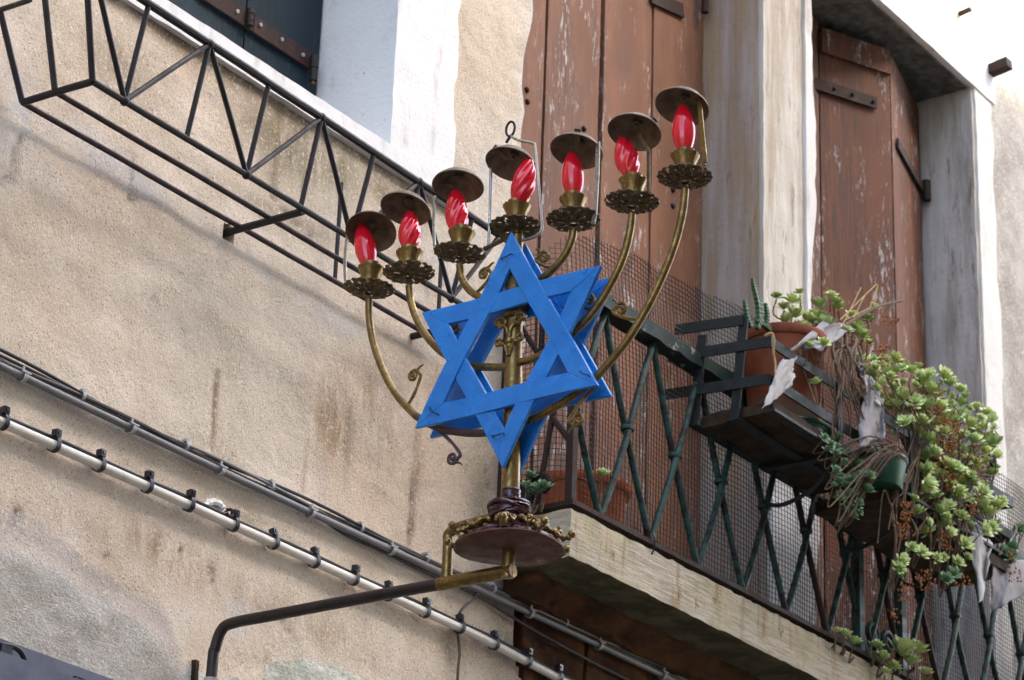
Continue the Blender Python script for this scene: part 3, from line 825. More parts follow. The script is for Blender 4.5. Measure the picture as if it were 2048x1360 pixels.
obj('cement_sleeve', MB().tube([(X0,rt.y,2.85), (X0,rt.y,3.0), (X0,rt.y,3.105)], .0155, 14), GREYST, br)
def taper(V0, V2):
    V2[:,1] += np.where(V0[:,1] < -.01, .020*np.clip((V0[:,2]-2.95)/.22, 0, 1), 0); return V2
obj('mounting_wedge', MB().rough((X0-.016,-.030,2.90), (X0-.006,.02,3.145), .012, .004, 30, 5, taper), WOOD, br)
PZ = Q(1016,1100).z
obj('stub', MB().tube([arme+Vector((0,0,-.012)), Vector((X0, arme.y, PZ))], .0125, 14), BRASS, br)
j2 = [armj + Vector((0,-.006,0)), Q(894,1120), Q(893,1085), Q(898,1068), Q(915,1056), Q(950,1045), Q(1000,1033)]
for p in j2[:3]: p.y = j2[0].y
obj('brace_pipe', MB().tube(smooth_path(j2, 5), .0105, 12), BRASS, br)

# ------------------------------------------------------------------ menorah
PY = arme.y
mn = thing('menorah', 'seven branched brass menorah with red flame bulbs on a wall bracket', 'menorah', (X0, PY, PZ))
tp = Q(1034,470)
def pole_y(zz): return PY + (tp.y - PY)*(zz - PZ)/(tp.z - PZ)
def pp(zz): return Vector((X0, pole_y(zz), zz))
obj('base_plate', MB().lathe([(.0001,-.001),(.060,-.001),(.102,0),(.1045,.002),(.104,.005),(.06,.007),(.0001,.008)], (X0,PY,PZ), 48, lambda i,a,r,z: (r*(1+.008*math.sin(5*a)), z+.003*math.sin(2*a)*(r>.09))), PLATEM, mn)
def bumpy(seed):
    def f(i, a, r, z): return r*(1 + .06*n1(a*1.3+3, i*.9, seed, 1.0)), z + .003*n1(a*2, i*1.7, seed+5)
    return f
obj('base_mound', MB().lathe([(.098,.0085),(.094,.014),(.080,.024),(.062,.033),(.045,.042),(.036,.052),(.034,.055),(.02,.056)], (X0,PY,PZ), 48, lambda i,a,r,z: (r*(1+.018*math.sin(14*a)), z)), PLUM, mn)
wz = Q(1022,1000).z - PZ
prof = []
for i in range(34):
    t = i/33; zz = .048 + t*(wz+.020-.048)
    r = (.041 - .004*t if t < .62 else .038 - .020*min(1,(t-.62)/.12)) + .0016*math.sin(i*2.4)
    prof.append((max(r,.0185), zz))
wrp = obj('tape_wrap', MB().lathe(prof, (X0,PY,PZ), 36, bumpy(8)), PLUM, mn)
rw = random.Random(3)
for k in range(7):
    a0 = rw.uniform(0, 6.28); z0 = PZ + rw.uniform(.06, wz-.01); rr = .040
    pts = [Vector((X0+rr*math.cos(a0+t), PY+rr*math.sin(a0+t), z0 + .010*math.sin(t*1.3+k))) for t in np.linspace(0, 2.2, 12)]
    obj('tape_fold', MB().tube(pts, [.0045*math.sin(math.pi*(i+.5)/12)+.001 for i in range(12)], 7), PLUM, wrp)
pt = [pp(z_) for z_ in np.linspace(PZ+.09, tp.z-.002, 16)]
obj('pole', MB().tube(pt, [.0178 if p.z < Q(1022,720).z else (.0158 if p.z < Q(1022,640).z else .0125) for p in pt], 20), BRASS, mn)
# claw feet
for k, a in enumerate((R(20), R(62), R(108), R(200), R(245), R(300), R(338))):
    d = Vector((math.sin(a), -math.cos(a), 0)); c0 = Vector((X0, PY, PZ))
    pts = [c0 + d*r_ + Vector((0,0,z_)) for r_, z_ in ((.036,.056),(.052,.047),(.070,.037),(.088,.027),(.102,.018),(.113,.016),(.121,.024))]
    sp = smooth_path(pts, 5)
    rad = [.0052 + .0022*math.sin(i*1.25+k) for i in range(len(sp))]; rad[-1] = .006; rad[-2] = .006; rad[0] = .006
    ft = obj('claw_foot', MB().tube(sp, rad, 9), BRASS, mn)
    obj('knob', MB().ball(sp[-1], .0080), BRASS, ft)
    obj('knob', MB().ball(pts[2]+Vector((0,0,.008)), .0068), BRASS, ft)
    for s_ in (-1, 1):
        side = d.cross(Vector((0,0,1)))*s_
        obj('acanthus', MB().tube(smooth_path([pts[1]+side*.004, pts[2]+side*.014+Vector((0,0,.006)), pts[3]+side*.016, pts[3]+side*.008+d*.010+Vector((0,0,.008))], 4), [.0036+.0015*math.sin(i*1.6) for i in range(13)], 7), BRASS, ft)

# branches (each half is its own arm)
BR = {
 1: [(738,600),(739,640),(748,690),(768,745),(795,792),(832,832)],
 '1b': [(832,832),(870,853),(915,864),(965,866),(1020,858)],
 2: [(818,572),(824,612),(842,655),(868,690),(900,715),(945,732),(1020,735)],
 3: [(919,530),(924,555),(936,577),(955,592),(985,604),(1022,606)],
 5: [(1147,462),(1143,482),(1130,510),(1108,536),(1078,560),(1026,574)],
 6: [(1264,428),(1260,462),(1248,510),(1226,560),(1195,612),(1160,652),(1115,690),(1070,716),(1022,728)],
 7: [(1370,378),(1366,420),(1352,480),(1328,545),(1296,612),(1255,680),(1210,735),(1175,770),(1120,808),(1070,835),(1022,852)]}
for k, p in BR.items():
    pts = smooth_path([Q(*q) for q in p], 6)
    ln = len(pts)
    mt = PURPLE if k == '1b' else BRASS
    obj('branch', MB().tube(pts, .0078, 12), mt, mn, label='dark tarnished lower branch section' if k == '1b' else None)

# scroll ornaments
def scroll(px, py, size, ang, flip, mat, parent, root=None, turns=1.35):
    """cast scroll in the menorah's plane: curl, stem and two leaf tips; px,py = curl centre"""
    c = Q(px, py); U = Vector((0,-1,0)); Vv = Vector((0,0,1))
    def P(u, v):
        u *= flip; ca, sa = math.cos(ang), math.sin(ang)
        return c + (U*(u*ca - v*sa) + Vv*(u*sa + v*ca))*size
    pts = []
    for t in np.linspace(0, 1, 26):
        a = t*turns*2*math.pi; r = .10 + .42*t
        pts.append((r*math.cos(a), r*math.sin(a)))
    e = pts[-1]; da = turns*2*math.pi
    tan = (-math.sin(da), math.cos(da))
    for s_ in (.3,.6,.95,1.3): pts.append((e[0]+tan[0]*s_+.10*s_*s_, e[1]+tan[1]*s_))
    W = [P(*q) for q in pts]
    if root is not None: W = W[:-2] + [W[-2].lerp(root, .45), root]; W = W[:26] + smooth_path(W[25:], 4)[1:]
    n = len(W)
    o = obj('scroll', MB().tube(W, [(.085 + .055*math.sin(min(1,i/9)*math.pi*.6) + .015*math.sin(i*1.7))*size for i in range(n)], 8), mat, parent)
    obj('scroll_eye', MB().ball(W[0], size*.16), mat, o)
    for j, (du, dv) in enumerate(((-.35,.62),(.45,-.5))):
        b = W[24 + j*2]
        obj('leaf_tip', MB().tube(smooth_path([b, b.lerp(P(e[0]+du, e[1]+dv), .6)+Vector((0,0,size*.08)), P(e[0]+du, e[1]+dv)], 4), [size*.13*(1-.6*i/8) for i in range(9)], 7), mat, o)
    return o
scroll(827,752,.025, R(-20), -1, BRASS, mn, Q(815,812))
scroll(1243,618,.026, R(10), 1, BRASS, mn, Q(1285,640))
scroll(1155,838,.026, R(170), -1, BRASS, mn, Q(1195,768))
scroll(905,916,.025, R(200), 1, PURPLE, mn, Q(872,858))
scroll(1088,515,.025, R(10), 1, BRASS, mn, Q(1112,536))
scroll(968,548,.025, R(-20), -1, BRASS, mn, Q(950,588))
scroll(905,655,.024, R(-40), -1, BRASSD, mn, Q(868,690))
scroll(1180,600,.024, R(40), 1, BRASS, mn, Q(1190,615))
scroll(1015,800,.020, R(200), -1, BRASS, mn, Q(1022,780))
# cast capital on the pole
cap = obj('capital', MB().lathe([(.013,-.004),(.021,0),(.0235,.006),(.020,.012),(.022,.020),(.0255,.027),(.0255,.033),(.016,.036)], pp(Q(1018,640).z), 28, lambda i,a,r,z: (r*(1+.06*abs(math.sin(5*a))), z)), BRASSD, mn)
XF = X0 - .020
for s_ in (-1, 1):
    for k, (du, dv, sz, an) in enumerate(((.021,.004,.026,30),(.024,-.034,.016,160))):
        c = pp(Q(1018,655).z + dv); pxl = (c.x - .008, c.y - s_*du, c.z)
        pts = []
        for t in np.linspace(0, 1, 22):
            a = t*1.4*2*math.pi + R(an); r = (.12+.42*t)*sz
            pts.append(Vector((X0-.016, c.y - s_*(du + r*math.cos(a)*-1), c.z + r*math.sin(a))))
        pts += smooth_path([pts[-1], Vector((X0-.018, c.y - s_*du*.35, c.z-.012)), Vector((X0-.018, c.y-s_*.002, c.z-.034))], 4)[1:]
        obj('capital_scroll', MB().tube(pts, [.0034+.001*math.sin(i*1.5) for i in range(len(pts))], 8), BRASS, cap)
for dv, r_ in ((-.048,.007),(-.038,.009),(-.025,.006),(-.057,.005)):
    obj('capital_leaf', MB().ball(pp(Q(1018,655).z + dv) + Vector((-.016,0,0)), r_), BRASS, cap)
fz = Q(1018,570).z
obj('leaf_spray', MB().lathe([(.016,-.04),(.022,-.03),(.017,-.012),(.021,0),(.014,.018),(.0125,.035)], pp(fz), 24, lambda i,a,r,z: (r*(1+.22*abs(math.sin(3*a+i))), z)), BRASSD, mn)

# lamps: drip pan, cup, bulb, cap, cap strap
def pan_mesh():
    mb = MB(); n = 80
    rings = [(.009,0.),(.017,.0005),(.024,-.0005),(.031,.001),(.038,.0012),(.044,.003),(.050,.006),(.0535,.0085)]
    vs = []
    for top in (0, 1):
        for i, (r, zz) in enumerate(rings):
            for k in range(n):
                a = 2*math.pi*k/n
                r2 = r; z2 = zz
                if i == len(rings)-1: r2 = r - .0028*(1-abs(math.cos(9*a)))**1.5*1.6; z2 = zz - .002*abs(math.sin(9*a))
                if 1 < i < 7: z2 += .0022*math.cos(18*a)*(1 if i in (2,4) else -.8)
                vs.append((r2*math.cos(a), r2*math.sin(a), z2 + top*.0022))
    m = n*len(rings); fs = []
    rh = random.Random(2); hole = set()
    for i in range(1, len(rings)-2):
        for k in range(n):
            ph = k % 5
            if (i in (1,2) and k % 10 in (3,4,5)) or (i in (4,) and k % 5 in (1,2)) or (i == 5 and k % 10 in (7,8)): 
                if rh.random() < .85: hole.add((i, k))
    for i in range(len(rings)-1):
        for k in range(n):
            if (i, k) in hole: continue
            q = [i*n+k, i*n+(k+1)%n, (i+1)*n+(k+1)%n, (i+1)*n+k]
            fs.append(tuple(q[::-1])); fs.append(tuple(v+m for v in q))
            for (di, dk, e0, e1) in ((-1,0,q[1],q[0]),(1,0,q[3],q[2]),(0,-1,q[0],q[3]),(0,1,q[2],q[1])):
                nb = (i+di, (k+dk) % n)
                if nb[0] < 0 or nb[0] >= len(rings)-1 or nb in hole:
                    fs.append((e0, e1, e1+m, e0+m))
    mb.add(vs, fs)
    for k in range(9):
        a = 2*math.pi*k/9
        for s_ in (-1, 1):
            pts = [Vector(((.012+.040*t)*math.cos(a+s_*.26*math.sin(math.pi*t)), (.012+.040*t)*math.sin(a+s_*.26*math.sin(math.pi*t)), .0002+.006*t*t-.0006)) for t in np.linspace(0, 1, 8)]
            mb.tube(pts, .0014, 5)
    mb.lathe([(.0085,-.004),(.012,-.002),(.013,.001),(.010,.003)], (0,0,0), 20)
    return mesh_of('drip_pan', mb, BRASSD, True, ang=50)
def cup_mesh():
    sc = lambda i, a, r, z: (r, z + (.0028*abs(math.cos(7*a)) if i in (4,5) else 0))
    mb = MB().lathe([(.012,.002),(.0165,.006),(.0175,.014),(.0195,.024),(.0262,.036),(.0250,.0365),(.0180,.025),(.0155,.012)], (0,0,0), 56, sc)
    mb.lathe([(.0165,.012),(.0168,.038),(.0172,.046),(.0150,.047),(.0148,.030)], (0,0,0), 28)
    return mesh_of('candle_cup', mb, BRASS, True, ang=50)
BPROF = [(.0001,-.004),(.010,-.003),(.0135,.002),(.0172,.012),(.0200,.024),(.0211,.034),(.0208,.045),(.0190,.057),(.0160,.069),(.0122,.0785),(.0082,.0860),(.0044,.0904),(.0001,.092)]
def resample(prof, n):
    P = smooth_path([(r, 0, z) for r, z in prof], n); return [(max(1e-5, p.x), p.z) for p in P]
def bulb_mesh(swirl):
    pr = resample(BPROF, 3)
    if swirl: f = lambda i, a, r, z: (r*(1 + .075*math.cos(7*(a - z*26))*min(1, max(0, (z-.002)/.015))*min(1, max(0, (.088-z)/.02))), z)
    else: f = lambda i, a, r, z: (r, z)
    return mesh_of('bulb', MB().lathe(pr, (0,0,0), 56, f), BULB, True, ang=180)
def cap_mesh():
    mb = MB().lathe([(.0001,.0225),(.008,.022),(.020,.0195),(.036,.013),(.047,.005),(.0515,0),(.0522,.0008),(.0500,.0045),(.038,.0145),(.021,.0215),(.009,.0245),(.0085,.029),(.0001,.030)], (0,0,0), 48)
    mb.lathe([(.0085,.021),(.0085,.0165),(.004,.0165),(.004,.011),(.0001,.011)], (0,0,0), 14)
    mb.box((-.006,-.0475,.0005), (.006,-.012,.0030), Matrix.Rotation(R(40), 4, 'Z') @ Matrix.Rotation(R(-18), 4, 'X') @ Matrix.Translation((0,0,.0)))
    return mesh_of('rain_cap', mb, CAPM, True, ang=40)
PANM, CUPM, BS, BW, CAPME = pan_mesh(), cup_mesh(), bulb_mesh(False), bulb_mesh(True), cap_mesh()
# pan px, bulb base px, bulb tip px, swirl, cap centre px, cap tilt (deg about x, about y)
LAMPS = [((738,578),(737,528),(722,447),0,(742,461),(-14,10)), ((818,546),(820,498),(820,422),1,(811,416),(2,3)), ((919,507),(916,463),(911,379),1,(916,370),(-4,-2)), ((1032,455),(1038,405),(1060,315),1,(1022,326),(4,3)),
         ((1147,440),(1147,388),(1143,304),0,(1153,300),(2,2)), ((1264,405),(1261,348),(1243,275),1,(1269,262),(0,3)), ((1370,355),(1368,298),(1366,209),0,(1364,211),(3,4))]
STRAPS = [
 (SILVER,.007,[(691,562),(690,520),(695,470),(699,440)]),
 (SILVER,.005,[(800,525),(806,500),(810,440)]),
 (SILVER,.006,[(880,515),(869,490),(868,430),(869,392)]),
 None,
 (SILVER,.009,[(1186,448),(1190,430),(1194,360),(1196,284)]),
 (BRASSD,.007,[(1297,385),(1297,340),(1297,303),(1278,268)]),
 (BRASS,.009,[(1392,336),(1411,326),(1404,260),(1398,192)])]
LN = ['smooth red bulb leaning left','swirled red bulb','swirled red bulb','swirled red bulb leaning right','smooth red bulb','swirled glassy red bulb','smooth red bulb']
for i, (pn, b0, b1, sw, cc, (ta, tb)) in enumerate(LAMPS):
    P = Q(*pn); rz = Matrix.Rotation(R(37*i), 4, 'Z')
    tl_ = Matrix.Rotation(R((3,-2,4,0,-3,2,0)[i]), 4, 'X')
    pno = inst('drip_pan', PANM, mn, Matrix.Translation(P - Vector((0,0,.006))) @ tl_ @ rz)
    cpo = inst('candle_cup', CUPM, mn, Matrix.Translation(P + Vector((0,0,.000))) @ tl_ @ rz @ Matrix.Diagonal((1.06,1.06,1.24,1)))
    a = Q(*b0); b = Q(*b1); d = b - a; L = d.length
    M = Matrix.Translation(a - d*.03) @ d.to_track_quat('Z', 'Y').to_matrix().to_4x4() @ Matrix.Rotation(R(50*i), 4, 'Z') @ Matrix.Diagonal((1.06,1.06,L*1.03/.092,1))
    bo = inst('bulb', BW if sw else BS, mn, M); bo['label'] = LN[i]
    so_ = obj('bulb_socket', MB().tube([P+Vector((0,0,.02)), a+d*.02], .0105, 12), BRASSD, mn)
    C = Q(*cc)
    inst('rain_cap', CAPME, mn, Matrix.Translation(C - Vector((0,0,.004))) @ Matrix.Rotation(R(ta), 4, 'X') @ Matrix.Rotation(R(tb+14), 4, 'Y') @ Matrix.Rotation(R(20+60*i), 4, 'Z') @ Matrix.Diagonal((1.02,1.02,1.35,1)))
    if STRAPS[i]:
        mt, wd, px = STRAPS[i]
        pts = smooth_path([Q(*q) for q in px], 3) if i < 3 else [Q(*q) for q in px]
        mb = MB()
        for u, v in zip(pts[:-1], pts[1:]): mb.beam(u, v, .003, wd, Vector((0,1,0)))
        obj('cap_strap', mb, mt, mn)
# wire frame and ring over the middle lamp
wf = [(1040,482),(1068,474),(1082,462),(1083,440),(1076,360),(1070,296),(1066,287),(1040,281),(1027,276),(1021,270)]
fr = obj('cap_wire', MB().tube(smooth_path([Q(*q) for q in wf], 5), .0031, 8), SILVER, mn)
rc = Q(1021,258)
obj('wire_ring', MB().tube([rc + Vector((0, math.cos(t)*.0105, math.sin(t)*.0165)) for t in np.linspace(0, 2*math.pi, 21)], .0026, 8), IRON, fr)
obj('wire_foot', MB().tube([Q(1021,272), Q(1012,286)], .003, 8), IRON, fr)
obj('side_rod', MB().tube([Q(982,335), Q(980,420), Q(977,496)], .0030, 8), SILVER, fr)
obj('side_rod', MB().tube(smooth_path([Q(1010,478), Q(990,488), Q(968,498)], 4), .0045, 8), BRASSD, fr)
obj('neck', MB().tube([tp, Q(1033,455)], .0115, 14), BRASS, mn)

# ------------------------------------------------------------------ the two blue stars
def star(xc, cpx, lab, front):
    c = onX(*cpx, xc)
    st = thing('six_pointed_star', lab, 'star', (xc, c.y, c.z - .25), 'blue stars on the menorah')
    Rr = .2465; wd = .0392; th = .0085
    for up in (1, -1):
        vs = [(Rr*math.sin(R(120*k))*1.0, up*Rr*math.cos(R(120*k))) for k in range(3)]
        for k in range(3):
            a = Vector(vs[k]); b = Vector(vs[(k+1)%3])
            e = (b - a).normalized(); L = (b - a).length
            nrm = Vector((-e.y, e.x));
            if nrm.dot(-a) < 0: nrm = -nrm
            off = wd/math.tan(R(30))
            sec = 24; V = []; Fc = []
            for i in range(sec+1):
                t = i/sec
                # over at the first third crossing, under at the second
                hgt = .0034*math.sin(2*math.pi*t)*(1 if up > 0 else 1) + (.0009 if up > 0 else -.0009)
                o_ = a + e*(L*t); n_ = a + e*(off + (L-2*off)*t) + nrm*wd
                for s_ in (0, 1):
                    for q in (o_, n_):
                        V.append(Vector((xc - hgt + (th if s_ else 0), c.y - q.x, c.z + q.y)))
            for i in range(sec):
                p = i*4; q = p+4
                Fc += [(p,p+1,q+1,q),(p+2,q+2,q+3,p+3),(p,q,q+2,p+2),(p+1,p+3,q+3,q+1)]
            Fc += [(0,2,3,1),(sec*4,sec*4+1,sec*4+3,sec*4+2)]
            mb = MB().add(V, Fc)
            o = obj('bar', mb, BLUE, st, ang=35)
            bm = bmesh.new(); bm.from_mesh(o.data); bmesh.ops.recalc_face_normals(bm, faces=bm.faces); bm.to_mesh(o.data); bm.free()
            bv = o.modifiers.new('edge', 'BEVEL'); bv.width = .0012; bv.segments = 2; bv.limit_method = 'ANGLE'
    # folded rim strips that give the plate its depth
    if front:
        for px, py, a in ((1013,513,8),(867,822,-40),(1168,746,-35),(995,870,2)):
            p = onX(px, py, xc - .004); d = Vector((0,-math.cos(R(a)),math.sin(R(a))))*.014
            obj('wire_tie', MB().tube(smooth_path([p-d*.95+Vector((.008,0,0)), p-d*.85+Vector((-.002,0,0)), p+Vector((-.003,0,-.002)), p+d*.85+Vector((-.002,0,0)), p+d*.95+Vector((.008,0,0))], 4), .0013, 6), TIE, st)
    return st
star(X0-.034, (1013,695), 'bright blue six pointed star facing out, nearer of the two on the menorah', True)
star(X0+.020, (1041,716), 'blue six pointed star mostly hidden behind the nearer star', False)

# ------------------------------------------------------------------ balcony railing
YR = -.207
rl = thing('balcony_railing', 'weathered green iron lattice railing around the stone balcony', 'railing', (5.5, YR, SZ1))
zb = lambda xx: SZ1 + .020 + tz(xx)
zh = lambda xx: 4.297 + .8*TILT*(xx - 4.98)
XP = 4.868
obj('bottom_rail', MB().beam((XP-.012,YR,zb(XP)), (8.6,YR,zb(8.6)), .030, .012), RUSTY, rl)
obj('bottom_rail', MB().beam((XP,YR,zb(XP)-.001), (XP,.0,zb(XP)-.001), .026, .012), RUSTY, rl)
def railfn(V0, V2):
    V2[:,2] += .8*TILT*(V0[:,0]-4.98); return V2
obj('handrail', MB().rough((XP-.02,YR-.024,4.297), (8.6,YR+.024,4.336), .03, .006, 20, 66, railfn), GREENRAIL, rl, ang=60)
obj('handrail', MB().rough((XP-.024,YR+.026,4.297), (XP+.024,-.0,4.334), .03, .004, 20, 67), GREENRAIL, rl, ang=60)
obj('corner_post', MB().beam((XP,YR,zb(XP)+.007), (XP,YR,4.30), .020, .020, Vector((1,0,0))), RUSTY, rl)
obj('wall_post', MB().beam((XP,-.016,zb(XP)+.007), (XP,-.016,4.30), .026, .026, Vector((1,0,0))), RUSTY, rl)
def lbar(a, b, wob=1.0, t0=0.0, t1=1.0, mat=GREENIRON, r=.0088):
    a = Vector(a); b = Vector(b); pts = []
    for t in np.linspace(t0, t1, 14):
        s_ = t + .018*math.sin(2*math.pi*t)*wob
        p = a.lerp(b, t); p.x = a.x + (b.x - a.x)*s_
        p.y += (.006 if b.x > a.x else -.006)*math.sin(math.pi*t)
        pts.append(p)
    obj('lattice_bar', MB().tube(pts, [r*(1+.08*n1(i*.9, a.x*7)) for i in range(14)], 9), mat, rl)
TX = lambda i: 5.21 + .2178*i
def collar(c):
    obj('collar', MB().lathe([(.012,-.006),(.0165,-.005),(.0175,0),(.0165,.005),(.012,.006)], c, 16, lambda i,a,r,z: (r*(1 + .10*abs(math.cos(a))), z)), GREENIRON, rl)
POSTS = (6.255, 6.50)
rp0 = random.Random(31)
for i in range(-1, 15):
    xa, xb = TX(i), TX(i+1)
    lbar((xa,YR,zh(xa)), (xb,YR,zb(xb)+.004), rp0.uniform(-.4,1.4), 0, 1, rp0.choice((GREENIRON,GREENIRON,GREENIRON,RUSTY))); lbar((xb,YR,zh(xb)), (xa,YR,zb(xa)+.004), rp0.uniform(-.4,1.4))
    m = (xa+xb)/2; collar(Vector((m, YR, (zh(m)+zb(m))/2)))
xa, xb = TX(-2), TX(-1)
lbar((xa,YR,zh(xa)), (xb,YR,zb(xb)), 1, .45, 1); lbar((xb,YR,zh(xb)), (xa,YR,zb(xa)), 1, 0, .55)
for px_ in POSTS:
    obj('post', MB().beam((px_,YR,zb(px_)), (px_,YR,zh(px_)), .026, .026, Vector((1,0,0))), GREENIRON, rl)
def cscroll(c, u, v, size, mat, flip=1, name='scroll', r=.008):
    pts = []
    for t in np.linspace(0, 1, 30):
        a = t*1.5*2*math.pi; rr = (.16 + .62*t)*size
        pts.append(c + u*(rr*math.cos(a)*flip) + v*(rr*math.sin(a)))
    e = pts[-1]; pts += [e + v*(-size*.5) + u*(.15*size*flip), e + v*(-size*1.0) + u*(.6*size*flip)]
    obj(name, MB().tube(pts, [r*(.65+.35*min(1,i/20)) for i in range(len(pts))], 8), mat, rl)
ux, uy, uz = Vector((1,0,0)), Vector((0,-1,0)), Vector((0,0,1))
mx = sum(POSTS)/2
for s_ in (-1, 1): cscroll(Vector((mx + s_*.045, YR, zb(mx)+.075)), ux, uz, .042, GREENIRON, s_)
# the short return to the wall with its scrolls
for a, b in (((XP,YR+.01,4.29),(XP,-.11,zb(XP))), ((XP,-.11,4.29),(XP,-.11,4.0)), ((XP,-.02,4.29),(XP,YR+.01,4.02)), ((XP,YR+.006,3.92),(XP,-.15,3.99))):
    a = Vector(a); b = Vector(b)
    obj('lattice_bar', MB().tube([a.lerp(b, t) for t in np.linspace(0, 1, 6)], .0075, 8), RUSTY, rl)
cscroll(Vector((XP, -.125, zb(XP)+.062)), uy, uz, .036, RUSTY, 1)
cscroll(Vector((XP, -.055, zb(XP)+.055)), uy, uz, .030, RUSTY, -1)
obj('scroll_boss', MB().ball(Vector((XP,-.088,zb(XP)+.035)), .016), RUSTY, rl)
wl = onY(1308,1085,YR-.02)
obj('wire_loop', MB().tube([wl + Vector((0, .012*math.cos(t)+.01, .030*math.sin(t))) for t in np.linspace(0, 2*math.pi, 17)], .0022, 6), TIE, rl)

# ------------------------------------------------------------------ wire mesh inside the railing
path = [(4.857,.0),(4.853,-.04),(4.853,-.09),(4.862,-.135),(4.886,-.166),(4.93,-.182),(5.0,-.186)] + [(5.0+.05*k,-.186+.004*math.sin(k*1.3)) for k in range(1, 72)]
pth = smooth_path([Vector((a, b, 0)) for a, b in path], 4)
acc = [0.0]
for a, b in zip(pth[:-1], pth[1:]): acc.append(acc[-1] + (b-a).length)
S = np.array(acc); PX_ = np.array([p.x for p in pth]); PY_ = np.array([p.y for p in pth])
cell = .0142
ss = np.arange(0, S[-1], cell); mxs = np.interp(ss, S, PX_); mys = np.interp(ss, S, PY_)
ztop = lambda xx: float(np.interp(xx, [4.84,4.86,4.89,5.0,5.23,5.675,6.2,8.6], [4.42,4.44,4.478,4.507,4.545,4.59,4.61,4.66])) + .006*math.sin(xx*9)
wm = MB()
def wire(pts, r=.00105):
    # three-sided strand
    wm.tube(pts, r, 3, False)
for k in range(len(ss)):
    z0 = zb(mxs[k]) - .01; z1 = ztop(mxs[k])
    nn = 9
    wire([(mxs[k] + .004*math.sin(zz*5+1), mys[k] - .008*math.sin((zz-z0)*6)*(1 if zz > 4.1 else .4) + (.05*(zz-4.33)**1.0*1.0 if zz > 4.33 else 0), zz) for zz in np.linspace(z0, z1, nn)])
for j in range(80):
    pts = []
    for k in range(0, len(ss), 1):
        zz = zb(mxs[k]) - .01 + .004*math.sin(mxs[k]*3) + j*cell
        if zz < ztop(mxs[k]):
            z0 = zb(mxs[k]) - .01
            pts.append((mxs[k] + .004*math.sin(zz*5+1), mys[k] - .008*math.sin((zz-z0)*6)*(1 if zz > 4.1 else .4) + (.05*(zz-4.33) if zz > 4.33 else 0) + .0008, zz))
    if len(pts) > 3: wire(pts)
single('wire_mesh', wm, WIRE, 'fine square wire netting lining the balcony railing', 'wire mesh', loc=(5.5,-.186,SZ1))

# ------------------------------------------------------------------ iron plant shelf hung outside the rail
xs_ = 5.403
XE = 6.78
sh = thing('plant_shelf', 'flat iron plant shelf with a rotten board hung outside the railing', 'shelf', (5.9,-.32,4.14))
def fb(p, q, wd=.028, th=.006, up=Vector((0,0,1)), mat=GREENRAIL, name='flat_bar'):
    obj(name, MB().beam(p, q, th, wd, up), mat, sh)
DARKG = m_metal('dark_shelf_iron', (.011,.013,.013), (.022,.028,.026), .6, 0, 40, .3, (.030,.016,.012), (.58,.68))
zs_ = lambda xx: .6*TILT*(xx - xs_)
fb((xs_,-.150,4.421), (xs_,-.355,4.402), mat=DARKG); fb((xs_,-.130,4.348), (xs_,-.432,4.325), mat=DARKG); fb((xs_,-.12,4.246), (xs_,-.428,4.224), mat=DARKG)
fb((xs_+.006,-.229,4.39), (xs_+.006,-.206,4.150), .026, .006, Vector((0,1,0)), DARKG); fb((xs_+.006,-.352,4.408), (xs_+.006,-.325,4.142), .026, .006, Vector((0,1,0)), DARKG)
fb((xs_,-.432,4.325), (XE,-.432,4.325+zs_(XE)), mat=DARKG); fb((xs_,-.428,4.224), (XE,-.428,4.224+zs_(XE)), mat=DARKG)
for y_, z_ in ((-.206,4.148),(-.325,4.140),(-.43,4.140)):
    fb((xs_,y_,z_), (XE,y_,z_+zs_(XE)), .008, .028, mat=DARKG)
fb((XE,-.13,4.335+zs_(XE)), (XE,-.432,4.325+zs_(XE)), mat=DARKG); fb((XE,-.13,4.235+zs_(XE)), (XE,-.428,4.224+zs_(XE)), mat=DARKG)
for xx in (5.75, 6.15, 6.5):
    fb((xx,-.205,4.136+zs_(xx)), (xx,-.434,4.132+zs_(xx)), .006, .026, mat=DARKG); fb((xx,-.436,4.138+zs_(xx)), (xx,-.436,4.335+zs_(xx)), .006, .024, Vector((0,1,0)), DARKG)
    obj('stay', MB().tube(smooth_path([Vector((xx,-.42,4.13+zs_(xx))), Vector((xx,-.36,4.06)), Vector((xx,-.27,4.03)), Vector((xx,-.215,4.04))], 4), .006, 7), DARKG, sh)
def rot(V0, V2):
    V2[:,2] += .6*TILT*(V0[:,0]-xs_)
    V2[:,2] += np.where((V0[:,2] < 4.16) & (V0[:,2] != 4.124), -.016*np.abs(fbm(V0*[1,1,0], 9, 88, 4)) , .004*fbm(V0, 20, 5, 3))
    return V2
obj('board', MB().rough((5.43,-.425,4.148), (5.99,-.215,4.176), .016, .007, 20, 91, rot), WOOD, sh, ang=70)
obj('board', MB().rough((6.00,-.436,4.098), (XE-.02,-.215,4.124), .016, .007, 20, 92, rot), WOOD, sh, ang=70)
for c, s_ in ((onY(1985,925,-.44),1), (onY(1722,745,-.47),-1)):
    pts = []
    for t in np.linspace(0, 1, 30):
        a = t*1.4*2*math.pi; rr = (.2+.6*t)*.030
        pts.append(c + ux*(rr*math.cos(a)*s_) + uz*(rr*math.sin(a)))
    obj('end_scroll', MB().tube(pts, .005, 8), IRON, sh)
st0 = onY(1539,678,-.44)
single('string', MB().tube(smooth_path([st0+Vector((0,.012,.012)), st0+Vector((0,-.006,.014)), st0+Vector((.004,-.010,0)), onY(1547,705,-.445), onY(1551,728,-.446), onY(1550,745,-.446)], 5), [.0045-.00008*i for i in range(26)], 7), STRAW, 'frayed pale string knotted on the shelf corner', 'string', loc=st0)

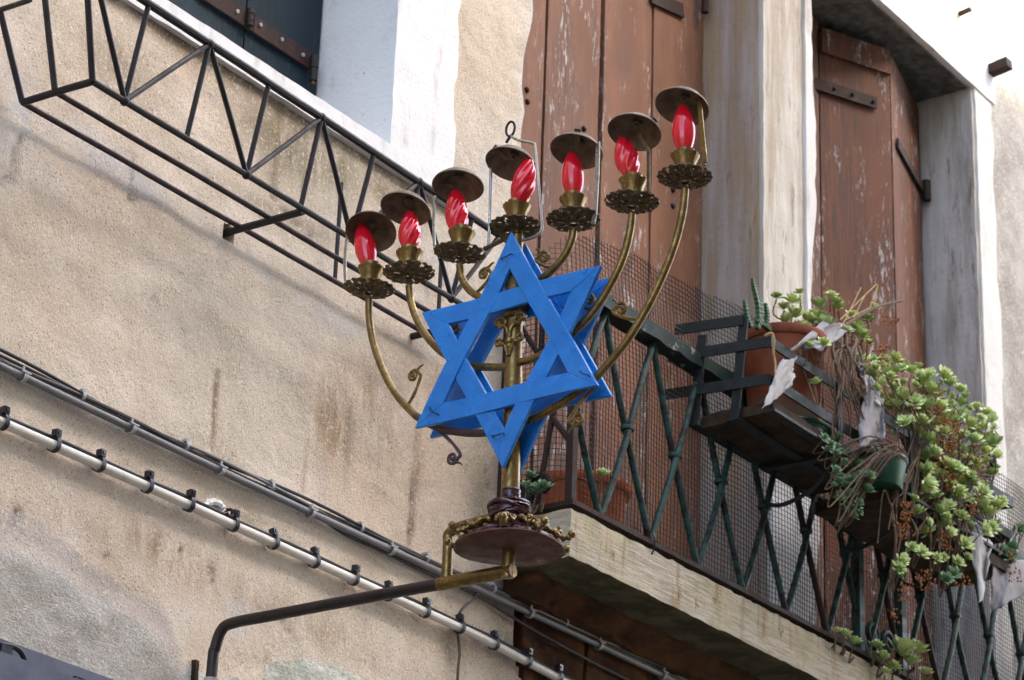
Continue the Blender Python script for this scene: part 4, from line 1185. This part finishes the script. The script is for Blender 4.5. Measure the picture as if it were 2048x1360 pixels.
# ------------------------------------------------------------------ pots
def pot(name, c, r0, r1, h, mat, lab, cat='pot', group=None, rim=.026, fill=True, tilt=0):
    t = thing(name, lab, cat, c, group)
    c = Vector(c); ax = Vector((0, math.sin(R(tilt)), math.cos(R(tilt))))
    body = MB().lathe([(.0001,0),(r0*.97,0),(r0,.004),(r0+(r1-r0)*.82,h-rim-.002),(r0+(r1-r0)*.85,h-rim)], c, 44, None, ax)
    obj('body', body, mat, t, ang=35)
    rm = r1*1.0
    obj('rim', MB().lathe([(r0+(r1-r0)*.80,h-rim),(rm*1.0,h-rim+.001),(rm*1.03,h-rim+.005),(rm*1.05,h-.004),(rm*1.04,h),(rm*.95,h),(rm*.93,h-.010),(rm*.90,h-.03)], c, 44, None, ax), mat, t, ang=35)
    if fill: obj('soil', MB().lathe([(rm*.93,h-.022),(rm*.6,h-.014),(.0001,h-.010)], c, 24, lambda i,a,r,z: (r, z+.004*math.sin(5*a+i)), ax), SOIL, t)
    return t
PC = Vector((5.665,-.318,4.192))
P1 = pot('terracotta_pot', PC, .088, .112, .262, TERRA, 'tall terracotta pot with cactus on the iron plant shelf')
pot('plant_saucer', PC - Vector((-.03,0,.016)), .085, .105, .030, GREENPL, 'dark green plastic saucer under the tall terracotta pot', 'saucer', None, .008, False)
B2 = onY(1752,985,-.400); B2.z = 4.126 + zs_(B2.x)
pot('green_bowl', B2, .070, .084, .082, GREENPL, 'green plastic bowl on the shelf under trailing sedum', 'bowl', None, .012)
B3 = Vector((6.50,-.335,4.127+zs_(6.5)))
pot('terracotta_pot', B3, .07, .095, .15, TERRA, 'terracotta pot buried in sedum at the shelf end')
FP = Vector((5.125,-.045,SZ1+.004+tz(5.1)))
pot('terracotta_bowl', FP, .098, .130, .165, TERRA2, 'wide orange terracotta bowl on the balcony floor behind the netting', 'bowl', None, .024)

# ------------------------------------------------------------------ sedum
def rosette_mesh(name, mat, n, L, wd, seed, openness):
    rr = random.Random(seed); mb = MB()
    for k in range(n):
        t = k/(n-1); az = k*2.39996
        el = R(12 + 66*(1-t)**.9*(1/openness) if openness > 1 else 8 + 70*(1-t))
        el = R(78 - (70*openness)*t) + rr.uniform(-.12,.12)
        ll = L*(.55+.45*t)*rr.uniform(.85,1.1); w_ = wd*(.6+.4*t)
        d = Vector((math.cos(az)*math.cos(el), math.sin(az)*math.cos(el), math.sin(el)))
        s_ = Vector((-math.sin(az), math.cos(az), 0)); u = d.cross(s_)*-1
        b = Vector((0,0,.004+.006*(1-t)))
        m1 = b + d*ll*.45; m2 = b + d*ll*.78 + Vector((0,0,.0015))
        V = [b, m1+s_*w_*.40, m1-s_*w_*.40, m1-u*w_*.20, m2+s_*w_*.52, m2-s_*w_*.52, m2-u*w_*.22+Vector((0,0,-.001)), b+d*ll+Vector((0,0,.002)), m1+u*w_*.05, m2+u*w_*.04]
        mb.add(V, [(0,1,8),(0,8,2),(0,3,1),(0,2,3),(1,4,9,8),(8,9,5,2),(1,3,6,4),(3,2,5,6),(4,7,9),(9,7,5),(4,6,7),(6,5,7)])
    return mesh_of(name, mb, mat, True, ang=60)
ROS = [rosette_mesh('rosette', LEAF, 26, .031, .0135, k, 1.0 - .13*k) for k in range(4)]
ROSB = [rosette_mesh('rosette', LEAFB, 22, .028, .012, 20+k, .9 - .15*k) for k in range(3)]
rp = random.Random(12)
def put_rosette(plant, p, sc=1.0, blue=False, face=None):
    d = face or Vector((rp.uniform(-.7,.5), rp.uniform(-1.0,.1), rp.uniform(.15,1.1)))
    d = d.normalized()
    M = Matrix.Translation(p) @ d.to_track_quat('Z', 'Y').to_matrix().to_4x4() @ Matrix.Rotation(rp.uniform(0,6.28), 4, 'Z') @ Matrix.Scale(sc*rp.uniform(.62,1.3), 4)
    inst('rosette', rp.choice(ROSB if blue else ROS), plant, M)
    return d
def stem(plant, a, b, d, r=.0022, sag=.05):
    a = Vector(a); b = Vector(b)
    m1 = a.lerp(b, .35) + Vector((rp.uniform(-.02,.02), rp.uniform(-.02,.005), sag*rp.uniform(.2,1)))
    m2 = b - d*.035 + Vector((rp.uniform(-.008,.008), 0, -.012))
    pts = smooth_path([a, m1, m2, b], 4)
    obj('stem', MB().tube(pts, [r*(1.15-.4*i/len(pts)) for i in range(len(pts))], 5), STEM, plant)
top1 = PC + Vector((0,0,.245))
s1 = thing('sedum_plant', 'pale green sedum rosettes growing from the tall terracotta pot', 'plant', top1)
for px, py, y_ in ((1553,598,-.27),(1568,622,-.30),(1600,590,-.27),(1585,610,-.33),(1625,632,-.30),(1660,600,-.28),(1676,622,-.30),(1668,612,-.34),(1590,640,-.34),(1612,650,-.31),(1640,638,-.35),(1702,642,-.33),(1735,642,-.37),(1718,655,-.39),(1745,622,-.30),(1616,697,-.45),(1645,694,-.46),(1706,662,-.38),(1722,680,-.40),(1640,618,-.27),(1572,648,-.36),(1602,665,-.38),(1630,772,-.46),(1652,655,-.40),(1690,668,-.4),(1735,690,-.42)):
    p = onY(px, py, y_); d = put_rosette(s1, p, 1.0, False, Vector((rp.uniform(-.4,.4), rp.uniform(-.7,.1), 1)))
    stem(s1, top1 + Vector((rp.uniform(-.05,.06), rp.uniform(-.05,.05), -.01)), p, d, .0028, .03)
def in_poly(px, py, poly):
    c = False; j = len(poly)-1
    for i in range(len(poly)):
        xi, yi = poly[i]; xj, yj = poly[j]
        if (yi > py) != (yj > py) and px < (xj-xi)*(py-yi)/(yj-yi)+xi: c = not c
        j = i
    return c
def scatter(plant, poly, n, root, ylo, yhi, mind=19, blue=False, sc=1.0, spread=.10):
    pts = []; tries = 0
    xs2 = [p[0] for p in poly]; ys2 = [p[1] for p in poly]
    while len(pts) < n and tries < n*60:
        tries += 1
        a, b = rp.uniform(min(xs2), max(xs2)), rp.uniform(min(ys2), max(ys2))
        if in_poly(a, b, poly) and all(math.hypot(a-q[0], b-q[1]) > mind for q in pts): pts.append((a, b))
    for a, b in pts:
        p = onY(a, b, rp.uniform(ylo, yhi)); d = put_rosette(plant, p, sc, blue)
        stem(plant, Vector(root) + Vector((rp.uniform(-spread,spread), rp.uniform(-.05,.05), rp.uniform(-.01,.02))), p, d)
top2 = B2 + Vector((0,0,.08)); top3 = B3 + Vector((0,0,.14))
s2 = thing('sedum_plant', 'bushy yellow green sedum spilling over the shelf end', 'plant', top3)
scatter(s2, [(1722,722),(1770,725),(1830,728),(1900,770),(1955,820),(1992,850),(2000,905),(1985,960),(1950,1000),(1930,1040),(1880,1035),(1850,1000),(1835,940),(1800,880),(1770,820),(1735,775)], 140, top3, -.48, -.30, 15)
scatter(s2, [(1836,930),(1880,900),(1950,960),(1990,1000),(2005,1060),(1960,1070),(1900,1085),(1850,1070),(1820,1010)], 36, top3 + Vector((-.02,-.05,-.02)), -.49, -.42, 15)
s3 = thing('sedum_plant', 'dark blue green sedum clump hanging below the green bowl', 'plant', top2)
scatter(s3, [(1668,920),(1700,922),(1735,945),(1735,985),(1722,1030),(1700,1058),(1688,1030),(1665,990)], 24, top2 + Vector((-.08,-.08,-.03)), -.47, -.43, 13, True, .85, .03)
scatter(s3, [(1640,880),(1665,870),(1685,905),(1670,920),(1650,905)], 7, top2 + Vector((-.09,-.06,-.03)), -.46, -.43, 12, True, .7, .03)
s4 = thing('sedum_plant', 'straggling sedum sprigs dangling under the shelf on long stems', 'plant', (6.5,-.42,4.12))
for px, py in ((1820,1100),(1838,1112),(1795,1140),(1796,1155),(1885,1118),(1912,1128),(1932,1118),(1902,1155),(1888,1165),(1925,1095),(1800,1128),(1870,1120)):
    p = onY(px, py, -.45); d = put_rosette(s4, p, .9, py > 1150, Vector((-.5,-.8,.4))); stem(s4, onY(px-rp.uniform(0,30), 1000+rp.uniform(0,30), -.44), p, d, .003, -.02)
s5 = thing('sedum_plant', 'sedum tufts rooted along the stone balcony edge', 'plant', onY(1800,1330,-.22))
for px, py, sc in ((1800,1318,1.7),(1818,1335,1.7),(1786,1340,1.5),(1830,1312,1.4),(1808,1300,1.3),(1752,1300,.9),(1762,1322,1.1),(1672,1266,.8),(1688,1276,.8),(1706,1292,.8),(1770,1350,1.2),(1850,1352,1.4)):
    p = onY(px, py, -.245); d = put_rosette(s5, p, sc, False, Vector((-.3,-.5,1))); stem(s5, p + Vector((.02,.03,-.04)), p, d, .003, .0)
s6 = thing('sedum_plant', 'sedum sprigs poking over the right end of the shelf', 'plant', (6.9,-.4,4.2))
for px, py in ((2012,1095),(2022,1108),(2035,1065),(2048,1062),(2005,1100),(1985,955),(1998,1008),(1992,1022),(2018,1120)):
    p = onY(px, py, -.44); d = put_rosette(s6, p, 1.0, px > 2003); stem(s6, p + Vector((.06,.05,.02)), p, d)
s7 = thing('sedum_plant', 'lone sedum sprig poking through the netting by the orange bowl', 'plant', FP + Vector((0,0,.14)))
for px, py, y_ in ((1203,957,-.225),(1085,984,-.16),(1052,984,-.13),(1058,962,-.10),(1072,990,-.15)):
    p = onY(px, py, y_); d = put_rosette(s7, p, .85, px < 1100, Vector((-.4,-.4,1))); stem(s7, p + Vector((-.01,.0,-.07)) if px > 1100 else p + Vector((.03,.05,-.02)), p, d, .0025, 0)
# dried flower heads, too many grains to count
dm = MB(); rd = random.Random(5)
def grain(p, r):
    dm.add([p+Vector((r,0,0)), p+Vector((-r,0,0)), p+Vector((0,r,0)), p+Vector((0,-r,0)), p+Vector((0,0,r*1.3)), p+Vector((0,0,-r*1.3))], [(0,2,4),(2,1,4),(1,3,4),(3,0,4),(2,0,5),(1,2,5),(3,1,5),(0,3,5)])
for px, py, h, n in ((1872,800,60,60),(1882,850,70,80),(1905,870,60,70),(1890,925,70,90),(1905,960,50,60),(1915,860,40,40),(1955,905,30,30),(1766,712,45,45),(1784,640,20,20),(1808,1050,60,50),(1812,1020,40,40),(1850,1160,40,40),(1812,1180,45,40),(1895,1080,45,50),(1945,1010,40,40),(1958,940,30,30),(1922,1160,25,20),(2028,1148,30,24),(2024,1110,20,16),(1790,1230,30,18)):
    for k in range(n):
        t = rd.random(); a = rd.gauss(0, 7 + 3*math.sin(t*3)); p = onY(px + a, py - h/2 + h*t, -.475 + rd.uniform(-.025,.02))
        grain(p, rd.uniform(.0022,.0042))
single('dried_flower_heads', dm, SEED, 'rust brown dried flower heads hanging among the sedum', 'dried flowers', loc=(6.5,-.45,4.4), kind='stuff', smooth=False)
# hanging roots
rt_ = thing('root_tangle', 'tangle of bare brown roots hanging between pot and bowl', 'roots', onY(1690,700,-.44))
for k in range(17):
    x0_ = rd.uniform(1655,1712); xe = x0_ + rd.uniform(-25,45); ye = rd.uniform(800,905)
    pts = []
    for t in np.linspace(0, 1, 7): pts.append(onY(x0_ + (xe-x0_)*t + 9*math.sin(t*7+k), 672 + 30*rd.random()*(t == 0) + (ye-672)*t, -.44 - .03*math.sin(t*3) + rd.uniform(-.008,.008)))
    obj('root', MB().tube(smooth_path(pts, 4), [.0030*(1.1-.75*i/24) for i in range(25)], 6), STEM, rt_)
for k in range(9):
    x0_ = rd.uniform(1790,1850); pts = [onY(x0_ + (12*math.sin(t*5+k)) - 30*t, 860 + (rd.uniform(960,1120)-860)*t, -.445 + rd.uniform(-.008,.008)) for t in np.linspace(0, 1, 6)]
    obj('root', MB().tube(smooth_path(pts, 4), .0020, 5), STEM, rt_)
# cactus fingers
ct = thing('cactus', 'dark green toothed cactus fingers at the left of the tall pot', 'cactus', top1 + Vector((-.07,0,-.01)))
for pts in (((1502,655),(1494,630),(1489,600)), ((1518,650),(1516,610),(1508,575),(1505,556)), ((1532,655),(1534,630),(1531,606)), ((1514,658),(1522,630),(1519,596)), ((1540,660),(1528,650),(1512,640))):
    W = smooth_path([onY(a, b, -.36) for a, b in pts], 8); n = len(W)
    obj('finger', MB().tube(W, [(.0095 if i % 2 else .0070)*(1.0 - .45*(i/n)**3) for i in range(n)], 4), CACT, ct, smooth=False)
# twig and dead grass
tw = [onY(a, b, -.40) for a, b in ((1660,672),(1690,652),(1722,630),(1760,612),(1806,601))]
single('twig', MB().tube(smooth_path(tw, 5), [.0050-.00006*i for i in range(21)], 7), STEM, 'bare brown twig jutting right from the tall pot', 'twig', loc=tw[0])
gr = thing('dead_grass', 'dry straw coloured bent grass stalks above the tall pot', 'grass', onY(1690,650,-.36))
for pts in (((1680,640),(1720,600),(1753,568),(1766,598)), ((1685,650),(1705,610),(1722,575)), ((1690,640),(1740,615),(1756,570),(1748,612)), ((1700,650),(1722,606),(1730,590))):
    obj('stalk', MB().tube([onY(a, b, -.37) for a, b in pts], .0016, 5), STRAW, gr)

# ------------------------------------------------------------------ cloth scraps
def cloth(lab, corners, y0, y1, mat, seed, nu=26, nv=26, fold=.016):
    A, B, C_, D = corners; mb = MB(); V = []
    for i in range(nu+1):
        for j in range(nv+1):
            u, v = i/nu, j/nv
            px = (A[0]*(1-u)+B[0]*u)*(1-v) + (D[0]*(1-u)+C_[0]*u)*v; py = (A[1]*(1-u)+B[1]*u)*(1-v) + (D[1]*(1-u)+C_[1]*u)*v
            ed = (u in (0,1)) or (v in (0,1))
            px += 5*n1(u*3, v*3, seed, 1.5)*(1.6 if ed else 1); py += 5*n1(u*3+9, v*3, seed+3, 1.5)*(1.6 if ed else 1)
            yy = y0*(1-v) + y1*v + fold*math.sin(u*7+seed+v*2)*(.4+.6*v) + fold*.8*n1(u*1.5, v*1.5, seed+7, 1) + .006*abs(n1(u*4+v*2, v*2-u, seed+11, 1))
            V.append(onY(px, py, yy))
    mb.add(V, [(i*(nv+1)+j, (i+1)*(nv+1)+j, (i+1)*(nv+1)+j+1, i*(nv+1)+j+1) for i in range(nu) for j in range(nv)])
    o = single('cloth_scrap', mb, mat, lab, 'cloth', 'torn cloth scraps on the shelf', loc=V[0], ang=180)
    sm = o.modifiers.new('thick', 'SOLIDIFY'); sm.thickness = .0025
    return o
cloth('grey cloth scrap folded over the rim of the tall pot', ((1650,640),(1708,655),(1640,700),(1578,698)), -.40, -.455, CLOTH, 3)
cloth('torn white cloth scrap hanging on the front of the tall pot', ((1560,722),(1590,716),(1582,772),(1526,818)), -.445, -.448, CLOTHW, 8, fold=.006)
cloth('mauve grey cloth scrap hanging below the root tangle', ((1728,775),(1768,800),(1768,880),(1718,896)), -.455, -.46, CLOTH, 14)
cloth('small white cloth scrap beside the scroll above the root tangle', ((1722,742),(1748,765),(1762,812),(1735,800)), -.45, -.455, CLOTHW, 17)
cloth('white cloth scrap dangling to a point at lower right', ((1938,1060),(1985,1085),(1975,1140),(1962,1205)), -.44, -.46, CLOTHW, 21)
cloth('grey cloth scrap bunched at the lower right edge', ((1985,1108),(2060,1128),(2050,1185),(1985,1225)), -.43, -.45, CLOTH, 25)
